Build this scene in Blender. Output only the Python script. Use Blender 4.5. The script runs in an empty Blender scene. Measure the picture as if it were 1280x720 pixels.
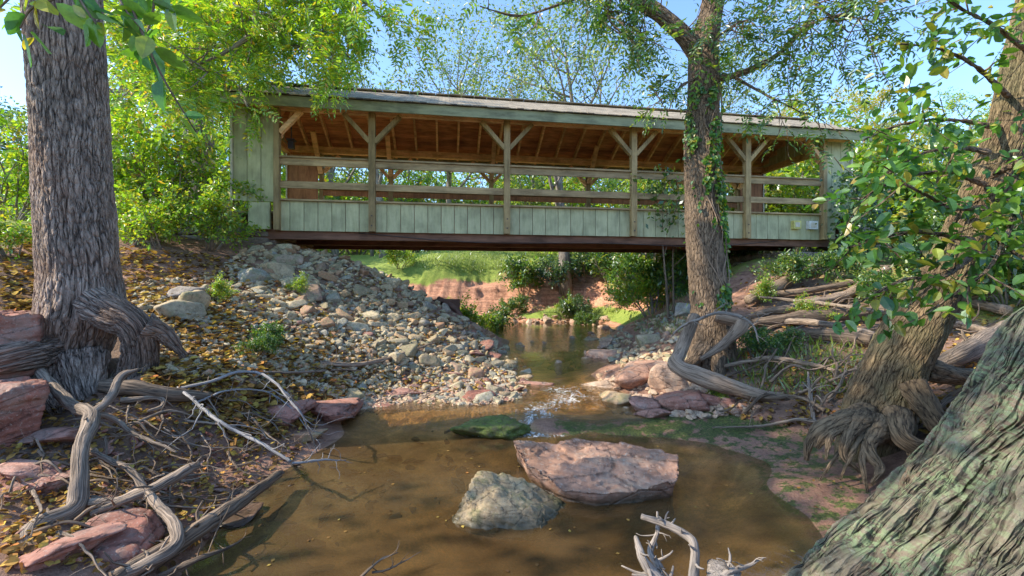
import bpy, bmesh, math, random
import numpy as np
from mathutils import Vector, Matrix
PI = math.pi
rng = np.random.default_rng(7)
random.seed(7)
C = bpy.context.scene.collection
F = 533.0; CX, CY = 640.0, 352.0; CAMZ = 1.6

# ------------------------------------------------------------------ noise
def _hash(ix, iy, iz):
    h = (ix * 374761393 + iy * 668265263 + iz * 2147483647 + 1013904223) & 0xFFFFFFFF
    h = ((h ^ (h >> 13)) * 1274126177) & 0xFFFFFFFF
    h = ((h ^ (h >> 15)) * 2246822519) & 0xFFFFFFFF
    return ((h ^ (h >> 16)) & 0xFFFFFF) / float(0xFFFFFF)
def vnoise(P):
    P = np.asarray(P, float); I = np.floor(P).astype(np.int64); f = P - I; f = f * f * (3 - 2 * f)
    r = 0
    for dx in (0, 1):
        for dy in (0, 1):
            for dz in (0, 1):
                w = (f[..., 0] if dx else 1 - f[..., 0]) * (f[..., 1] if dy else 1 - f[..., 1]) * (f[..., 2] if dz else 1 - f[..., 2])
                r = r + w * _hash(I[..., 0] + dx, I[..., 1] + dy, I[..., 2] + dz)
    return r
def fbm(P, o=4):
    P = np.asarray(P, float); a = 1; s = 0; t = 0
    for k in range(o):
        s = s + a * (vnoise(P * 2 ** k + 17.3 * k) - .5); t += a; a *= .5
    return 2 * s / t
def sstep(a, b, x):
    t = np.clip((x - a) / (b - a), 0, 1); return t * t * (3 - 2 * t)

# ------------------------------------------------------------------ terrain
def WO(px, py, Y): return ((px - 640) * Y / 924, Y, CAMZ - (py - 352) * Y / 924)
ctrl = [(0,3,-.3),(.5,5,-.38),(-1,4.5,-.28),(1,6.3,-.3),(0,7.0,-.3),(0,0,-.3),(0,-6,-.3),(1.3,4.2,-.25),(-1.3,6.4,-.16),(1.6,6.1,-.22),
 (-1.95,6.2,0),(-1.75,7.4,.0),(-1.84,4.4,.0),(-1.75,3.3,0),(-1.9,0,.1),(-1.2,2.5,-.2),(1.0,2.2,-.2),(1.6,3.2,-.02),
 WO(150,680,4.15),WO(60,640,4.33),WO(150,560,5.55),WO(250,560,6.2),WO(300,520,6.9),WO(100,490,7.0),WO(40,540,5.4),WO(200,460,6.84),
 WO(200,400,8.66),WO(200,350,11),WO(170,320,11.5),WO(30,330,10.5),WO(0,300,11.5),WO(300,400,9.8),WO(300,350,12.5),WO(310,312,14.5),
 WO(350,308,15.3),WO(400,316,16),WO(440,327,16.5),WO(500,352,17),WO(560,388,17.3),WO(620,425,17),WO(650,450,15),WO(400,400,11.5),
 WO(400,350,14.2),WO(460,380,14),WO(520,410,13.5),WO(560,440,12.5),WO(600,452,12.5),WO(450,450,10.2),WO(400,470,9.1),WO(500,480,10),
 WO(560,500,9.4),WO(640,495,9.7),WO(655,478,11.2),WO(430,520,8.4),WO(350,500,7.9),
 (.4,8.0,.06),(1.2,8.0,.05),(1.0,9.3,-.03),(.9,11,-.02),(1.0,13,.0),(1.2,16,.0),(1.5,20,.0),(1.2,25,.03),(.6,9,.0),(-.6,8.1,.0),
 (-3,23,.05),(-8,22,.05),(-15,20,.05),(-25,16,.1),(-2.6,20,.5),(-4.3,20,.7),(-8,18,2.3),(-10,16,2.6),(-13,14,3),
 WO(720,400,27),WO(700,388,29),WO(640,386,29),WO(640,352,31),WO(600,337,32),WO(560,375,29),WO(560,317,36),WO(640,306,45),WO(450,325,40),
 WO(700,327,34),WO(780,340,30),WO(780,370,27),WO(860,350,24),WO(800,400,22),WO(760,432,17),WO(560,335,31),WO(690,345,31),WO(700,375,28),
 WO(770,465,11.2),WO(850,440,12.5),WO(850,400,16),WO(900,360,18),WO(950,325,18.5),WO(900,400,14),WO(950,380,15),WO(1040,328,18),
 WO(1100,330,18),WO(1200,330,18),WO(1100,380,13),WO(1250,400,10),WO(1000,440,9.8),WO(950,470,9.2),WO(900,500,8.7),WO(810,512,8.7),
 WO(1000,500,8),WO(1000,545,7.2),WO(1060,560,6.6),WO(985,605,5.6),WO(1050,620,5.2),WO(1100,535,6.5),WO(1200,500,6.5),WO(1200,450,8),
 WO(1250,480,6.5),(2.35,6.9,.04),(2.3,6.1,.02),(2.15,5.2,.02),(1.85,4.3,.0),
 (2.2,3,.15),(3.5,3,.5),(2.5,0,.4),(4,5,.7),(6,4,1.1),(8,8,1.8),(10,12,2.2),(10,18,2.5),(14,8,2.6),
 (-6,5,1.5),(-6,2,1.3),(-3.5,2,.5),(-3,-1,.5),(-8,8,2.2),(-10,12,2.6),(-6,-6,2),(6,-6,2),(-12,0,2.5),(14,0,2.5),
 (-20,30,3),(-20,45,3.5),(-30,30,3.2),(20,40,3.5),(20,25,3),(12,25,2.5),(30,20,3),(-12,28,1.9),(-9,30,1.6),(-20,24,1.2),(-30,10,3),(0,60,4.2),(30,60,4),(-30,60,4),(7,30,2.3)]
ctrl = np.array(ctrl, float); ctrl[:, 1] *= .577
SC = np.array([1.0, 1.0])
def _U(r2): return np.where(r2 > 1e-12, r2 * np.log(np.maximum(r2, 1e-12)), 0)
def _fit():
    X = ctrl[:, :2]; n = len(X)
    K = _U(((X[:, None] - X[None]) ** 2).sum(-1)) + np.eye(n) * .06
    Pm = np.c_[np.ones(n), X]
    A = np.block([[K, Pm], [Pm.T, np.zeros((3, 3))]])
    return np.linalg.solve(A, np.r_[ctrl[:, 2], 0, 0, 0])
_w = _fit()
def H0(x, y):
    x = np.asarray(x, float); y = np.asarray(y, float); sh = x.shape
    x = x.ravel(); y = y.ravel(); out = np.empty(len(x)); n = len(ctrl)
    for s in range(0, len(x), 20000):
        a = x[s:s + 20000]; b = y[s:s + 20000]
        r2 = (a[:, None] - ctrl[None, :, 0]) ** 2 + (b[:, None] - ctrl[None, :, 1]) ** 2
        out[s:s + 20000] = _U(r2) @ _w[:n] + _w[n] + _w[n + 1] * a + _w[n + 2] * b
    d = np.maximum(np.maximum(np.abs(x) - 18, 0), np.maximum(y - 28, -3 - y))
    k = sstep(0, 9, d)
    out = np.clip(out, -.6, 5) * (1 - k) + (3.6 + .6 * fbm(np.c_[x * .05, y * .05, 0 * x], 2)) * k
    return out.reshape(sh)
def H(x, y):
    x = np.asarray(x, float); y = np.asarray(y, float)
    z = H0(x, y); o = 0 * x
    near = 1 - sstep(20, 40, np.hypot(x, y))
    dry = sstep(.02, .3, z)
    z = z + near * (.05 + .10 * dry) * fbm(np.stack([x * .9, y * .9, o], -1), 3) * dry
    z = z + near * (.012 + .03 * dry) * fbm(np.stack([x * 5, y * 5, o + 3], -1), 3)
    # stepped sandstone ledges on the far bank and the low red shelf
    lw = sstep(14.5, 15.5, y) * (1 - sstep(19.5, 21, y)) * (1 - sstep(2.0, 2.4, z)) * sstep(.3, .5, z) * sstep(-6, -4, x) * (1 - sstep(7, 8, x))
    z = z + lw * .35 * fbm(np.stack([x * .9, y * 1.6, o + 5], -1), 4); q = (z + .45 * fbm(np.stack([x * .45, y * .6, o + 9], -1), 3)) / .5; fr = q - np.floor(q)
    z = z + lw * .42 * (sstep(.55, .95, fr) - fr) * .9
    return z
def w3(px, py, Y): return np.array([(px - CX) * Y / F, Y, CAMZ - (py - CY) * Y / F])
_ts = np.r_[np.arange(1.0, 8, .04), np.arange(8, 20, .1), np.arange(20, 60, .4)]
def GR(px, py):
    """points where sight lines meet the ground"""
    px = np.atleast_1d(np.asarray(px, float)); py = np.atleast_1d(np.asarray(py, float)); N = len(px)
    res = np.full((N, 3), np.nan)
    for s in range(0, N, 400):
        a = px[s:s + 400]; b = py[s:s + 400]
        X = (a[:, None] - CX) / F * _ts; Y = np.broadcast_to(_ts, X.shape); Z = CAMZ - (b[:, None] - CY) / F * _ts
        under = Z < HG(X, Y)
        k = np.argmax(under, 1); ok = under.any(1)
        t = _ts[k]; 
        x = (a - CX) / F * t; z = HG(x, t)
        res[s:s + 400] = np.where(ok[:, None], np.c_[x, t, z], np.nan)
    return res
def G(px, py, lift=0):
    p = GR(px, py)[0]; p[2] += lift; return p

def HG(x, y):
    i = np.clip(np.searchsorted(gx, x) - 1, 0, len(gx) - 2); j = np.clip(np.searchsorted(gy, y) - 1, 0, len(gy) - 2)
    u = (x - gx[i]) / (gx[i + 1] - gx[i]); v = (y - gy[j]) / (gy[j + 1] - gy[j])
    return (ZG[j, i] * (1 - u) + ZG[j, i + 1] * u) * (1 - v) + (ZG[j + 1, i] * (1 - u) + ZG[j + 1, i + 1] * u) * v
def zw(y): return .10 * sstep(4.4, 5.0, y) + .06 * sstep(5.5, 9, y)

# ------------------------------------------------------------------ object helpers
def tag(o, label=None, cat=None, group=None, kind=None):
    if label: o['label'] = label
    if cat: o['category'] = cat
    if group: o['group'] = group
    if kind: o['kind'] = kind
    return o
def empty(name, loc=(0, 0, 0), rz=0.0, label=None, cat=None, group=None):
    o = bpy.data.objects.new(name, None); o.empty_display_size = .1; C.objects.link(o)
    o.location = [float(v) for v in loc]; o.rotation_euler = (0, 0, rz)
    return tag(o, label, cat, group)
def mesh_np(name, V, faces, mat, smooth=True, attrs=None, parent=None, loc=None):
    V = np.asarray(V, np.float32)
    me = bpy.data.meshes.new(name); me.vertices.add(len(V)); me.vertices.foreach_set('co', V.ravel())
    if isinstance(faces, np.ndarray): faces = [faces]
    tot = np.concatenate([np.full(len(f), f.shape[1], np.int32) for f in faces])
    idx = np.concatenate([f.ravel() for f in faces]).astype(np.int32)
    st = np.r_[0, np.cumsum(tot)[:-1]].astype(np.int32)
    me.loops.add(len(idx)); me.loops.foreach_set('vertex_index', idx)
    me.polygons.add(len(tot)); me.polygons.foreach_set('loop_start', st); me.polygons.foreach_set('loop_total', tot)
    me.polygons.foreach_set('use_smooth', np.full(len(tot), bool(smooth)))
    me.update(calc_edges=True)
    if attrs:
        for k, a in attrs.items():
            a = np.asarray(a, np.float32)
            if a.ndim == 1:
                at = me.attributes.new(k, 'FLOAT', 'POINT'); at.data.foreach_set('value', a)
            else:
                at = me.attributes.new(k, 'FLOAT_VECTOR', 'POINT'); at.data.foreach_set('vector', a.ravel())
    if mat: me.materials.append(mat)
    o = bpy.data.objects.new(name, me); C.objects.link(o)
    if parent: o.parent = parent
    if loc is not None: o.location = [float(v) for v in loc]
    return o
def copy_tree(o, parent=None):
    c = o.copy(); C.objects.link(c); c.parent = parent
    for ch in o.children: copy_tree(ch, c)
    return c

class MB:
    def __init__(s): s.V = []; s.Q = []; s.n = 0; s.T = []; s.A = []
    def add(s, V, Q=None, T=None, A=None):
        s.V.append(np.asarray(V, float))
        if Q is not None and len(Q): s.Q.append(np.asarray(Q) + s.n)
        if T is not None and len(T): s.T.append(np.asarray(T) + s.n)
        s.A.append(np.asarray(A, float) if A is not None else np.asarray(V, float)); s.n += len(V)
    def box(s, c, d, rot=None):
        d = np.array(d) / 2.0; b = min(.006, d.min() * .3)
        V = []
        for x in (-1, 1):
            for y in (-1, 1):
                for z in (-1, 1): V.append((x * d[0], y * d[1], z * d[2]))
        V = np.array(V)
        if rot is not None: V = V @ np.array(rot).T
        s.add(V + np.array(c), [(0,1,3,2),(4,6,7,5),(0,4,5,1),(2,3,7,6),(0,2,6,4),(1,5,7,3)])
    def beam(s, a, b, w, h, up=(0, 0, 1)):
        a = np.array(a, float); b = np.array(b, float); x = b - a; L = np.linalg.norm(x); x /= L
        up = np.array(up, float); y = np.cross(up, x); y /= np.linalg.norm(y); z = np.cross(x, y)
        s.box((a + b) / 2, (L, w, h), np.c_[x, y, z])
    def build(s, name, mat, parent=None, smooth=False, loc=None):
        f = []
        if s.Q: f.append(np.concatenate(s.Q))
        if s.T: f.append(np.concatenate(s.T))
        V = np.concatenate(s.V); A = np.concatenate(s.A)
        if loc is not None: V = V - np.array(loc)
        return mesh_np(name, V, f, mat, smooth, {'bc': A}, parent, loc)

def unit(v): v = np.asarray(v, float); return v / (np.linalg.norm(v, axis=-1, keepdims=True) + 1e-9)
def spline(P, R, step):
    P = np.asarray(P, float); R = np.asarray(R, float)
    if len(P) < 3:
        n = max(2, int(np.linalg.norm(P[-1] - P[0]) / step)); t = np.linspace(0, 1, n + 1)[:, None]
        return P[0] * (1 - t) + P[-1] * t, (R[0] * (1 - t) + R[-1] * t)[:, 0]
    Q = np.vstack([2 * P[0] - P[1], P, 2 * P[-1] - P[-2]]); RR = np.r_[R[0], R, R[-1]]
    out = []; ro = []
    for i in range(1, len(Q) - 2):
        n = max(1, int(math.ceil(np.linalg.norm(Q[i + 1] - Q[i]) / step)))
        for k in range(n):
            t = k / n
            out.append(.5 * (2 * Q[i] + (Q[i + 1] - Q[i - 1]) * t + (2 * Q[i - 1] - 5 * Q[i] + 4 * Q[i + 1] - Q[i + 2]) * t * t + (-Q[i - 1] + 3 * Q[i] - 3 * Q[i + 1] + Q[i + 2]) * t ** 3))
            tt = t * t * (3 - 2 * t); ro.append(RR[i] * (1 - tt) + RR[i + 1] * tt)
    out.append(Q[-2]); ro.append(RR[-2])
    return np.array(out), np.array(ro)
def frames(P):
    T = unit(np.gradient(P, axis=0)); n = len(P)
    N = np.zeros((n, 3)); a = np.array([0, 1.0, 0]) if abs(T[0][1]) < .8 else np.array([1.0, 0, 0])
    v = a - T[0] * (a @ T[0]); N[0] = v / np.linalg.norm(v)
    for i in range(1, n):
        v = N[i - 1] - T[i] * (N[i - 1] @ T[i]); N[i] = v / (np.linalg.norm(v) + 1e-9)
    return T, N, np.cross(T, N)
def tube_data(P, R, ns=8, lump=0.0, flare=None, seed=0):
    T, N, B = frames(P); n = len(P)
    th = np.linspace(0, 2 * PI, ns, endpoint=False)
    cs, sn = np.cos(th), np.sin(th)
    L = np.r_[0, np.cumsum(np.linalg.norm(np.diff(P, axis=0), axis=1))]
    rad = np.repeat(R[:, None], ns, 1)
    if flare is not None: rad = rad * flare(L[:, None], th[None])
    if lump:
        q = np.stack([np.broadcast_to(cs * 1.1, (n, ns)) + seed * 3.1, np.broadcast_to(sn * 1.1, (n, ns)), np.repeat(L[:, None] / max(R.mean() * 3, 1e-3), ns, 1)], -1)
        rad = rad * (1 + lump * fbm(q, 3))
    V = P[:, None] + rad[..., None] * (N[:, None] * cs[None, :, None] + B[:, None] * sn[None, :, None])
    R0 = max(R.mean(), 1e-3)
    A = np.stack([np.broadcast_to(cs * R0, (n, ns)), np.broadcast_to(sn * R0, (n, ns)), np.repeat(L[:, None], ns, 1)], -1) + seed * 1.7
    i = np.arange(n - 1)[:, None]; j = np.arange(ns)[None]
    a = i * ns + j; b = i * ns + (j + 1) % ns
    Q = np.stack([a, b, b + ns, a + ns], -1).reshape(-1, 4)
    V = V.reshape(-1, 3); A = A.reshape(-1, 3)
    # caps
    T_ = [(0 * ns + (k + 1) % ns, k, n * ns) for k in range(ns)] + [((n - 1) * ns + k, (n - 1) * ns + (k + 1) % ns, n * ns + 1) for k in range(ns)]
    V = np.vstack([V, P[0], P[-1]]); A = np.vstack([A, A[:ns].mean(0), A[-1]])
    return V, Q, np.array(T_), A
def add_tube(mb, P, R, ns=8, step=.1, lump=.0, flare=None, seed=0, raw=False):
    if not raw: P, R = spline(P, R, step)
    V, Q, T, A = tube_data(np.asarray(P), np.asarray(R), ns, lump, flare, seed)
    mb.add(V, Q, T, A)

# ------------------------------------------------------------------ materials
def newmat(name):
    m = bpy.data.materials.new(name); m.use_nodes = True; nt = m.node_tree; nt.nodes.clear()
    out = nt.nodes.new('ShaderNodeOutputMaterial'); return m, nt, out
class NT:
    def __init__(s, nt): s.nt = nt
    def n(s, t, **k):
        nd = s.nt.nodes.new('ShaderNode' + t)
        for a, b in k.items(): setattr(nd, a, b)
        return nd
    def l(s, a, b): s.nt.links.new(a, b)
    def put(s, sock, v):
        if hasattr(v, 'is_linked') or hasattr(v, 'links'): s.l(v, sock)
        else: sock.default_value = v
    def math(s, op, a, b=None, clamp=False):
        m = s.n('Math', operation=op, use_clamp=clamp); s.put(m.inputs[0], a)
        if b is not None: s.put(m.inputs[1], b)
        return m.outputs[0]
    def mix(s, f, a, b, mode='MIX'):
        m = s.n('Mix', data_type='RGBA', blend_type=mode); s.put(m.inputs[0], f)
        s.put(m.inputs[6], a if not isinstance(a, tuple) else (*a, 1)[:4]); s.put(m.inputs[7], b if not isinstance(b, tuple) else (*b, 1)[:4])
        return m.outputs[2]
    def ramp(s, f, stops, interp='LINEAR'):
        r = s.n('ValToRGB'); cr = r.color_ramp; cr.interpolation = interp
        while len(cr.elements) > 1: cr.elements.remove(cr.elements[-1])
        for i, (p, c) in enumerate(stops):
            e = cr.elements[0] if i == 0 else cr.elements.new(p)
            e.position = p; e.color = (*c, 1) if not isinstance(c, (int, float)) else (c, c, c, 1)
        s.put(r.inputs[0], f); return r.outputs[0]
    def noise(s, vec, scale, detail=4, rough=.55, dist=0, out=0):
        n = s.n('TexNoise'); s.l(vec, n.inputs['Vector']); n.inputs['Scale'].default_value = scale
        n.inputs['Detail'].default_value = detail; n.inputs['Roughness'].default_value = rough; n.inputs['Distortion'].default_value = dist
        return n.outputs[out]
    def scale(s, vec, sc):
        m = s.n('Mapping'); s.l(vec, m.inputs[0]); m.inputs['Scale'].default_value = sc; return m.outputs[0]
    def bump(s, h, strength=.5, dist=.02, nrm=None):
        b = s.n('Bump'); b.inputs['Strength'].default_value = strength; b.inputs['Distance'].default_value = dist; s.l(h, b.inputs['Height'])
        if nrm is not None: s.l(nrm, b.inputs['Normal'])
        return b.outputs[0]
    def rnd(s):
        g = s.n('NewGeometry').outputs['Random Per Island']; o = s.n('ObjectInfo').outputs['Random']
        return s.math('FRACT', s.math('ADD', g, o))

def leaf_mat(name, stops, trans=.45, clump=.5, gloss=.06):
    m, nt, out = newmat(name); N = NT(nt)
    r = N.rnd(); col = N.ramp(r, stops)
    co = N.n('TexCoord').outputs['Object']
    cl = N.ramp(N.noise(co, clump, 3), [(.3, .62), (.7, 1.25)])
    col = N.mix(1.0, col, cl, 'MULTIPLY'); col = N.mix(1.0, col, N.ramp(N.noise(co, 22, 3, .7), [(.32, .7), (.62, 1.2)]), 'MULTIPLY')
    d = N.n('BsdfDiffuse'); N.l(col, d.inputs[0])
    t = N.n('BsdfTranslucent'); N.l(N.mix(1.0, col, (1.35, 1.45, .6), 'MULTIPLY'), t.inputs[0])
    mx = N.n('MixShader'); mx.inputs[0].default_value = trans; N.l(d.outputs[0], mx.inputs[1]); N.l(t.outputs[0], mx.inputs[2])
    g = N.n('BsdfGlossy'); g.inputs['Roughness'].default_value = .38; g.inputs[0].default_value = (.9, .95, 1, 1)
    mx2 = N.n('MixShader'); mx2.inputs[0].default_value = gloss; N.l(mx.outputs[0], mx2.inputs[1]); N.l(g.outputs[0], mx2.inputs[2])
    N.l(mx2.outputs[0], out.inputs[0]); return m
def bark_mat(name, dark, light, tint=None, sc=1.0, depth=.03, moss=None, disp=True, elong=.3, mossamt=.5, plate=.22, furrow=.42):
    m, nt, out = newmat(name); N = NT(nt)
    a = N.n('Attribute', attribute_name='bc').outputs['Vector']
    w = N.noise(N.scale(a, (1, 1, .4)), 5 * sc, 2, .5, out=1)
    wv = N.n('VectorMath', operation='SCALE'); N.l(w, wv.inputs[0]); wv.inputs[3].default_value = .075 / sc
    av = N.n('VectorMath', operation='ADD'); N.l(a, av.inputs[0]); N.l(wv.outputs[0], av.inputs[1])
    s1 = N.scale(av.outputs[0], (1, 1, elong))
    def vor(scale, feat):
        v = N.n('TexVoronoi', feature=feat); N.l(s1, v.inputs['Vector']); v.inputs['Scale'].default_value = scale; return v.outputs['Distance']
    e1 = vor(21 * sc, 'DISTANCE_TO_EDGE'); e2 = vor(44 * sc, 'DISTANCE_TO_EDGE')
    h1 = N.ramp(e1, [(0, 0), (.12, .55), (.35, 1)]); h2 = N.ramp(e2, [(0, .0), (.25, 1)])
    nz = N.noise(N.scale(a, (1, 1, .22)), 45 * sc, 5, .65)
    fn = N.noise(N.scale(av.outputs[0], (1, 1, elong * .42)), 15 * sc, 2, .5)
    fa = N.math('ABSOLUTE', N.math('SUBTRACT', fn, .5)); hf = N.ramp(fa, [(.0, 0.0), (.035, .55), (.10, 1.0)])
    fn2 = N.noise(N.scale(av.outputs[0], (1, 1, elong * .5)), 34 * sc, 2, .5)
    hf2 = N.ramp(N.math('ABSOLUTE', N.math('SUBTRACT', fn2, .5)), [(.0, 0.0), (.07, 1.0)])
    pl = N.math('ADD', N.math('MULTIPLY', hf, furrow), N.math('ADD', N.math('MULTIPLY', hf2, .18), N.math('MULTIPLY', h1, plate)))
    h = N.math('ADD', pl, N.math('ADD', N.math('MULTIPLY', h2, .06), N.math('MULTIPLY', nz, .34)))
    col = N.ramp(h, [(.22, dark), (.62, tuple((d + l) / 2 for d, l in zip(dark, light))), (1.0, light)])
    big = N.noise(a, 1.6, 3)
    col = N.mix(1.0, col, N.ramp(big, [(.3, .72), (.7, 1.25)]), 'MULTIPLY')
    if tint: col = N.mix(N.ramp(N.noise(a, 2.7, 4), [(.45, 0.0), (.65, .6)]), col, tint)
    if moss:
        mk = N.math('MULTIPLY', N.ramp(N.noise(a, 38, 4, .7), [(.46, 0.0), (.54, 1.0)]), N.ramp(N.noise(a, 2.6, 4, .6), [(.38, .1), (.6, 1.0)]))
        col = N.mix(N.math('MULTIPLY', mk, mossamt), col, moss)
        col = N.mix(N.math('MULTIPLY', N.ramp(N.noise(a, 55, 3, .6), [(.6, 0.0), (.66, 1.0)]), .22), col, (.40, .42, .32))
    p = N.n('BsdfPrincipled'); N.l(col, p.inputs['Base Color']); p.inputs['Roughness'].default_value = .9; p.inputs['Specular IOR Level'].default_value = .25
    N.l(N.bump(h, .85, depth * .7), p.inputs['Normal']); N.l(p.outputs[0], out.inputs[0])
    if disp:
        dn = N.n('Displacement'); N.l(h, dn.inputs['Height']); dn.inputs['Scale'].default_value = depth; dn.inputs['Midlevel'].default_value = .6
        N.l(dn.outputs[0], out.inputs['Displacement']); m.displacement_method = 'BOTH'
    return m
def wood_mat(name, c1, c2, grain=(1, 14, 14), rough=.75, var=.35, knots=True):
    m, nt, out = newmat(name); N = NT(nt)
    co = N.n('TexCoord').outputs['Object']; r = N.rnd()
    of = N.n('CombineXYZ'); N.l(N.math('MULTIPLY', r, 37.0), of.inputs[0]); N.l(N.math('MULTIPLY', r, 11.0), of.inputs[1])
    ad = N.n('VectorMath', operation='ADD'); N.l(co, ad.inputs[0]); N.l(of.outputs[0], ad.inputs[1])
    g = N.noise(N.scale(ad.outputs[0], grain), 2.2, 5, .65, .6)
    col = N.mix(N.ramp(g, [(.3, 0.0), (.7, 1.0)]), c1, c2)
    col = N.mix(1.0, col, N.ramp(r, [(0, 1 - var), (1, 1 + var * .6)]), 'MULTIPLY')
    st = N.noise(ad.outputs[0], 2.2, 4); col = N.mix(1.0, col, N.ramp(st, [(.3, .62), (.55, 1.0)]), 'MULTIPLY')
    col = N.mix(1.0, col, N.ramp(N.noise(N.scale(co, (3, 3, .5) if grain[2] < 2 else (.5, 3, 3)), 3.5, 5, .75), [(.34, .78 if name == 'siding' else .6), (.55, 1.06)]), 'MULTIPLY')
    p = N.n('BsdfPrincipled'); N.l(col, p.inputs['Base Color']); p.inputs['Roughness'].default_value = rough; p.inputs['Specular IOR Level'].default_value = .25
    N.l(N.bump(g, .35, .006), p.inputs['Normal']); N.l(p.outputs[0], out.inputs[0]); return m
def rock_mat(name, stops, patch=None, patchamt=.4, strata=0.0, sc=1.0, disp=0.0, wet=True):
    m, nt, out = newmat(name); N = NT(nt)
    co = N.n('TexCoord').outputs['Object']; r = N.rnd()
    of = N.n('CombineXYZ')
    for i in range(3): N.l(N.math('MULTIPLY', r, 31.0 + 9 * i), of.inputs[i])
    ad = N.n('VectorMath', operation='ADD'); N.l(co, ad.inputs[0]); N.l(of.outputs[0], ad.inputs[1]); v = ad.outputs[0]
    col = N.ramp(r, stops)
    n1 = N.noise(v, 5 * sc, 6, .65); n2 = N.noise(v, 26 * sc, 5, .7)
    col = N.mix(1.0, col, N.ramp(n1, [(.3, .6), (.7, 1.3)]), 'MULTIPLY')
    col = N.mix(1.0, col, N.ramp(n2, [(.3, .72), (.65, 1.2)]), 'MULTIPLY')
    h = N.math('ADD', n1, N.math('MULTIPLY', n2, .5))
    if strata:
        sv = N.noise(N.scale(v, (.35, .35, 7)), 3 * sc, 4, .6, .3)
        col = N.mix(strata, col, N.mix(1.0, col, N.ramp(sv, [(.35, .5), (.5, 1.0), (.65, 1.3)]), 'MULTIPLY'))
        h = N.math('ADD', h, N.math('MULTIPLY', sv, .8))
        cr = N.n('TexVoronoi', feature='DISTANCE_TO_EDGE'); N.l(N.scale(v, (1, 1, 3)), cr.inputs['Vector']); cr.inputs['Scale'].default_value = 3.2 * sc
        ck = N.ramp(N.math('ADD', cr.outputs['Distance'], N.math('MULTIPLY', n2, .12)), [(.055, 0.0), (.10, 1.0)])
        col = N.mix(1.0, col, N.ramp(ck, [(0, .45), (1, 1.0)]), 'MULTIPLY'); h = N.math('ADD', h, N.math('MULTIPLY', ck, .35))
    if patch: col = N.mix(N.math('MULTIPLY', N.ramp(N.noise(v, 4 * sc, 6, .7), [(.5, 0.0), (.6, 1.0)]), patchamt), col, patch)
    col = N.mix(N.math('MULTIPLY', N.ramp(N.noise(v, 60 * sc, 3, .7), [(.58, 0.0), (.66, 1.0)]), .4), col, (.5, .46, .38)); col = N.mix(N.math('MULTIPLY', N.ramp(N.noise(v, 17 * sc, 5, .8), [(.36, 1.0), (.43, 0.0)]), .6), col, (.06, .045, .035))
    p = N.n('BsdfPrincipled'); p.inputs['Roughness'].default_value = .85; p.inputs['Specular IOR Level'].default_value = .3
    if wet:
        z = N.n('SeparateXYZ'); N.l(N.n('NewGeometry').outputs['Position'], z.inputs[0])
        wn = N.math('ADD', z.outputs[2], N.math('MULTIPLY', n1, .06))
        wf = N.ramp(wn, [(.04, 0.0), (.13, 1.0)])
        col = N.mix(N.ramp(wn, [(.02, .75), (.10, 0.0)]), col, (.05, .055, .025)); col = N.mix(1.0, col, N.ramp(wf, [(0, .5), (1, 1.0)]), 'MULTIPLY'); N.l(N.ramp(wf, [(0, .3), (1, .88)]), p.inputs['Roughness'])
    N.l(col, p.inputs['Base Color']); N.l(N.bump(h, .6, .02 / sc), p.inputs['Normal']); N.l(p.outputs[0], out.inputs[0])
    return m
def plain_mat(name, col, rough=.6, metal=0, sc=8, var=.25):
    m, nt, out = newmat(name); N = NT(nt)
    n = N.noise(N.n('TexCoord').outputs['Object'], sc, 5)
    c = N.mix(1.0, col, N.ramp(n, [(.3, 1 - var), (.7, 1 + var)]), 'MULTIPLY')
    p = N.n('BsdfPrincipled'); N.l(c, p.inputs['Base Color']); p.inputs['Roughness'].default_value = rough; p.inputs['Metallic'].default_value = metal
    N.l(p.outputs[0], out.inputs[0]); return m

M = {}
M['leaf_lime'] = leaf_mat('leaf_lime', [(0, (.12, .27, .02)), (.4, (.24, .42, .03)), (.78, (.42, .52, .035)), (.93, (.58, .50, .04)), (1, (.5, .25, .04))], .5, .6)
M['leaf_green'] = leaf_mat('leaf_green', [(0, (.04, .11, .025)), (.5, (.09, .20, .03)), (.85, (.18, .29, .03)), (1, (.38, .34, .04))], .45, .6)
M['leaf_olive'] = leaf_mat('leaf_olive', [(0, (.07, .15, .05)), (.5, (.15, .24, .05)), (.85, (.30, .36, .05)), (1, (.45, .38, .06))], .45, .5)
M['leaf_dark'] = leaf_mat('leaf_dark', [(0, (.025, .07, .035)), (.5, (.05, .12, .04)), (1, (.12, .2, .04))], .4, .7)
M['leaf_yellow'] = leaf_mat('leaf_yellow', [(0, (.26, .30, .03)), (.5, (.42, .40, .04)), (.85, (.55, .46, .06)), (1, (.5, .25, .04))], .5, .35)
M['leaf_broad'] = leaf_mat('leaf_broad', [(0, (.05, .15, .035)), (.45, (.10, .25, .035)), (.8, (.20, .34, .03)), (.93, (.40, .38, .04)), (1, (.5, .34, .06))], .45, .9, .045)
M['litter'] = leaf_mat('litter', [(0, (.09, .05, .025)), (.3, (.22, .12, .04)), (.55, (.38, .22, .06)), (.8, (.5, .36, .08)), (1, (.45, .16, .05))], .15, 1.5, .0)
M['grass'] = leaf_mat('grass', [(0, (.09, .16, .02)), (.6, (.2, .3, .03)), (1, (.38, .36, .1))], .4, 1.0)
M['bark_grey'] = bark_mat('bark_grey', (.016, .011, .008), (.40, .30, .23), (.27, .165, .11), 1.3, .03, elong=.24, plate=.34, furrow=.32)
M['bark_brown'] = bark_mat('bark_brown', (.03, .018, .01), (.25, .17, .09), (.15, .14, .065), 1.7, .018, elong=.26, plate=.32, furrow=.32)
M['bark_mid'] = bark_mat('bark_mid', (.03, .02, .014), (.28, .195, .125), None, 1.6, .018, elong=.3, plate=.36, furrow=.28)
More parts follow.
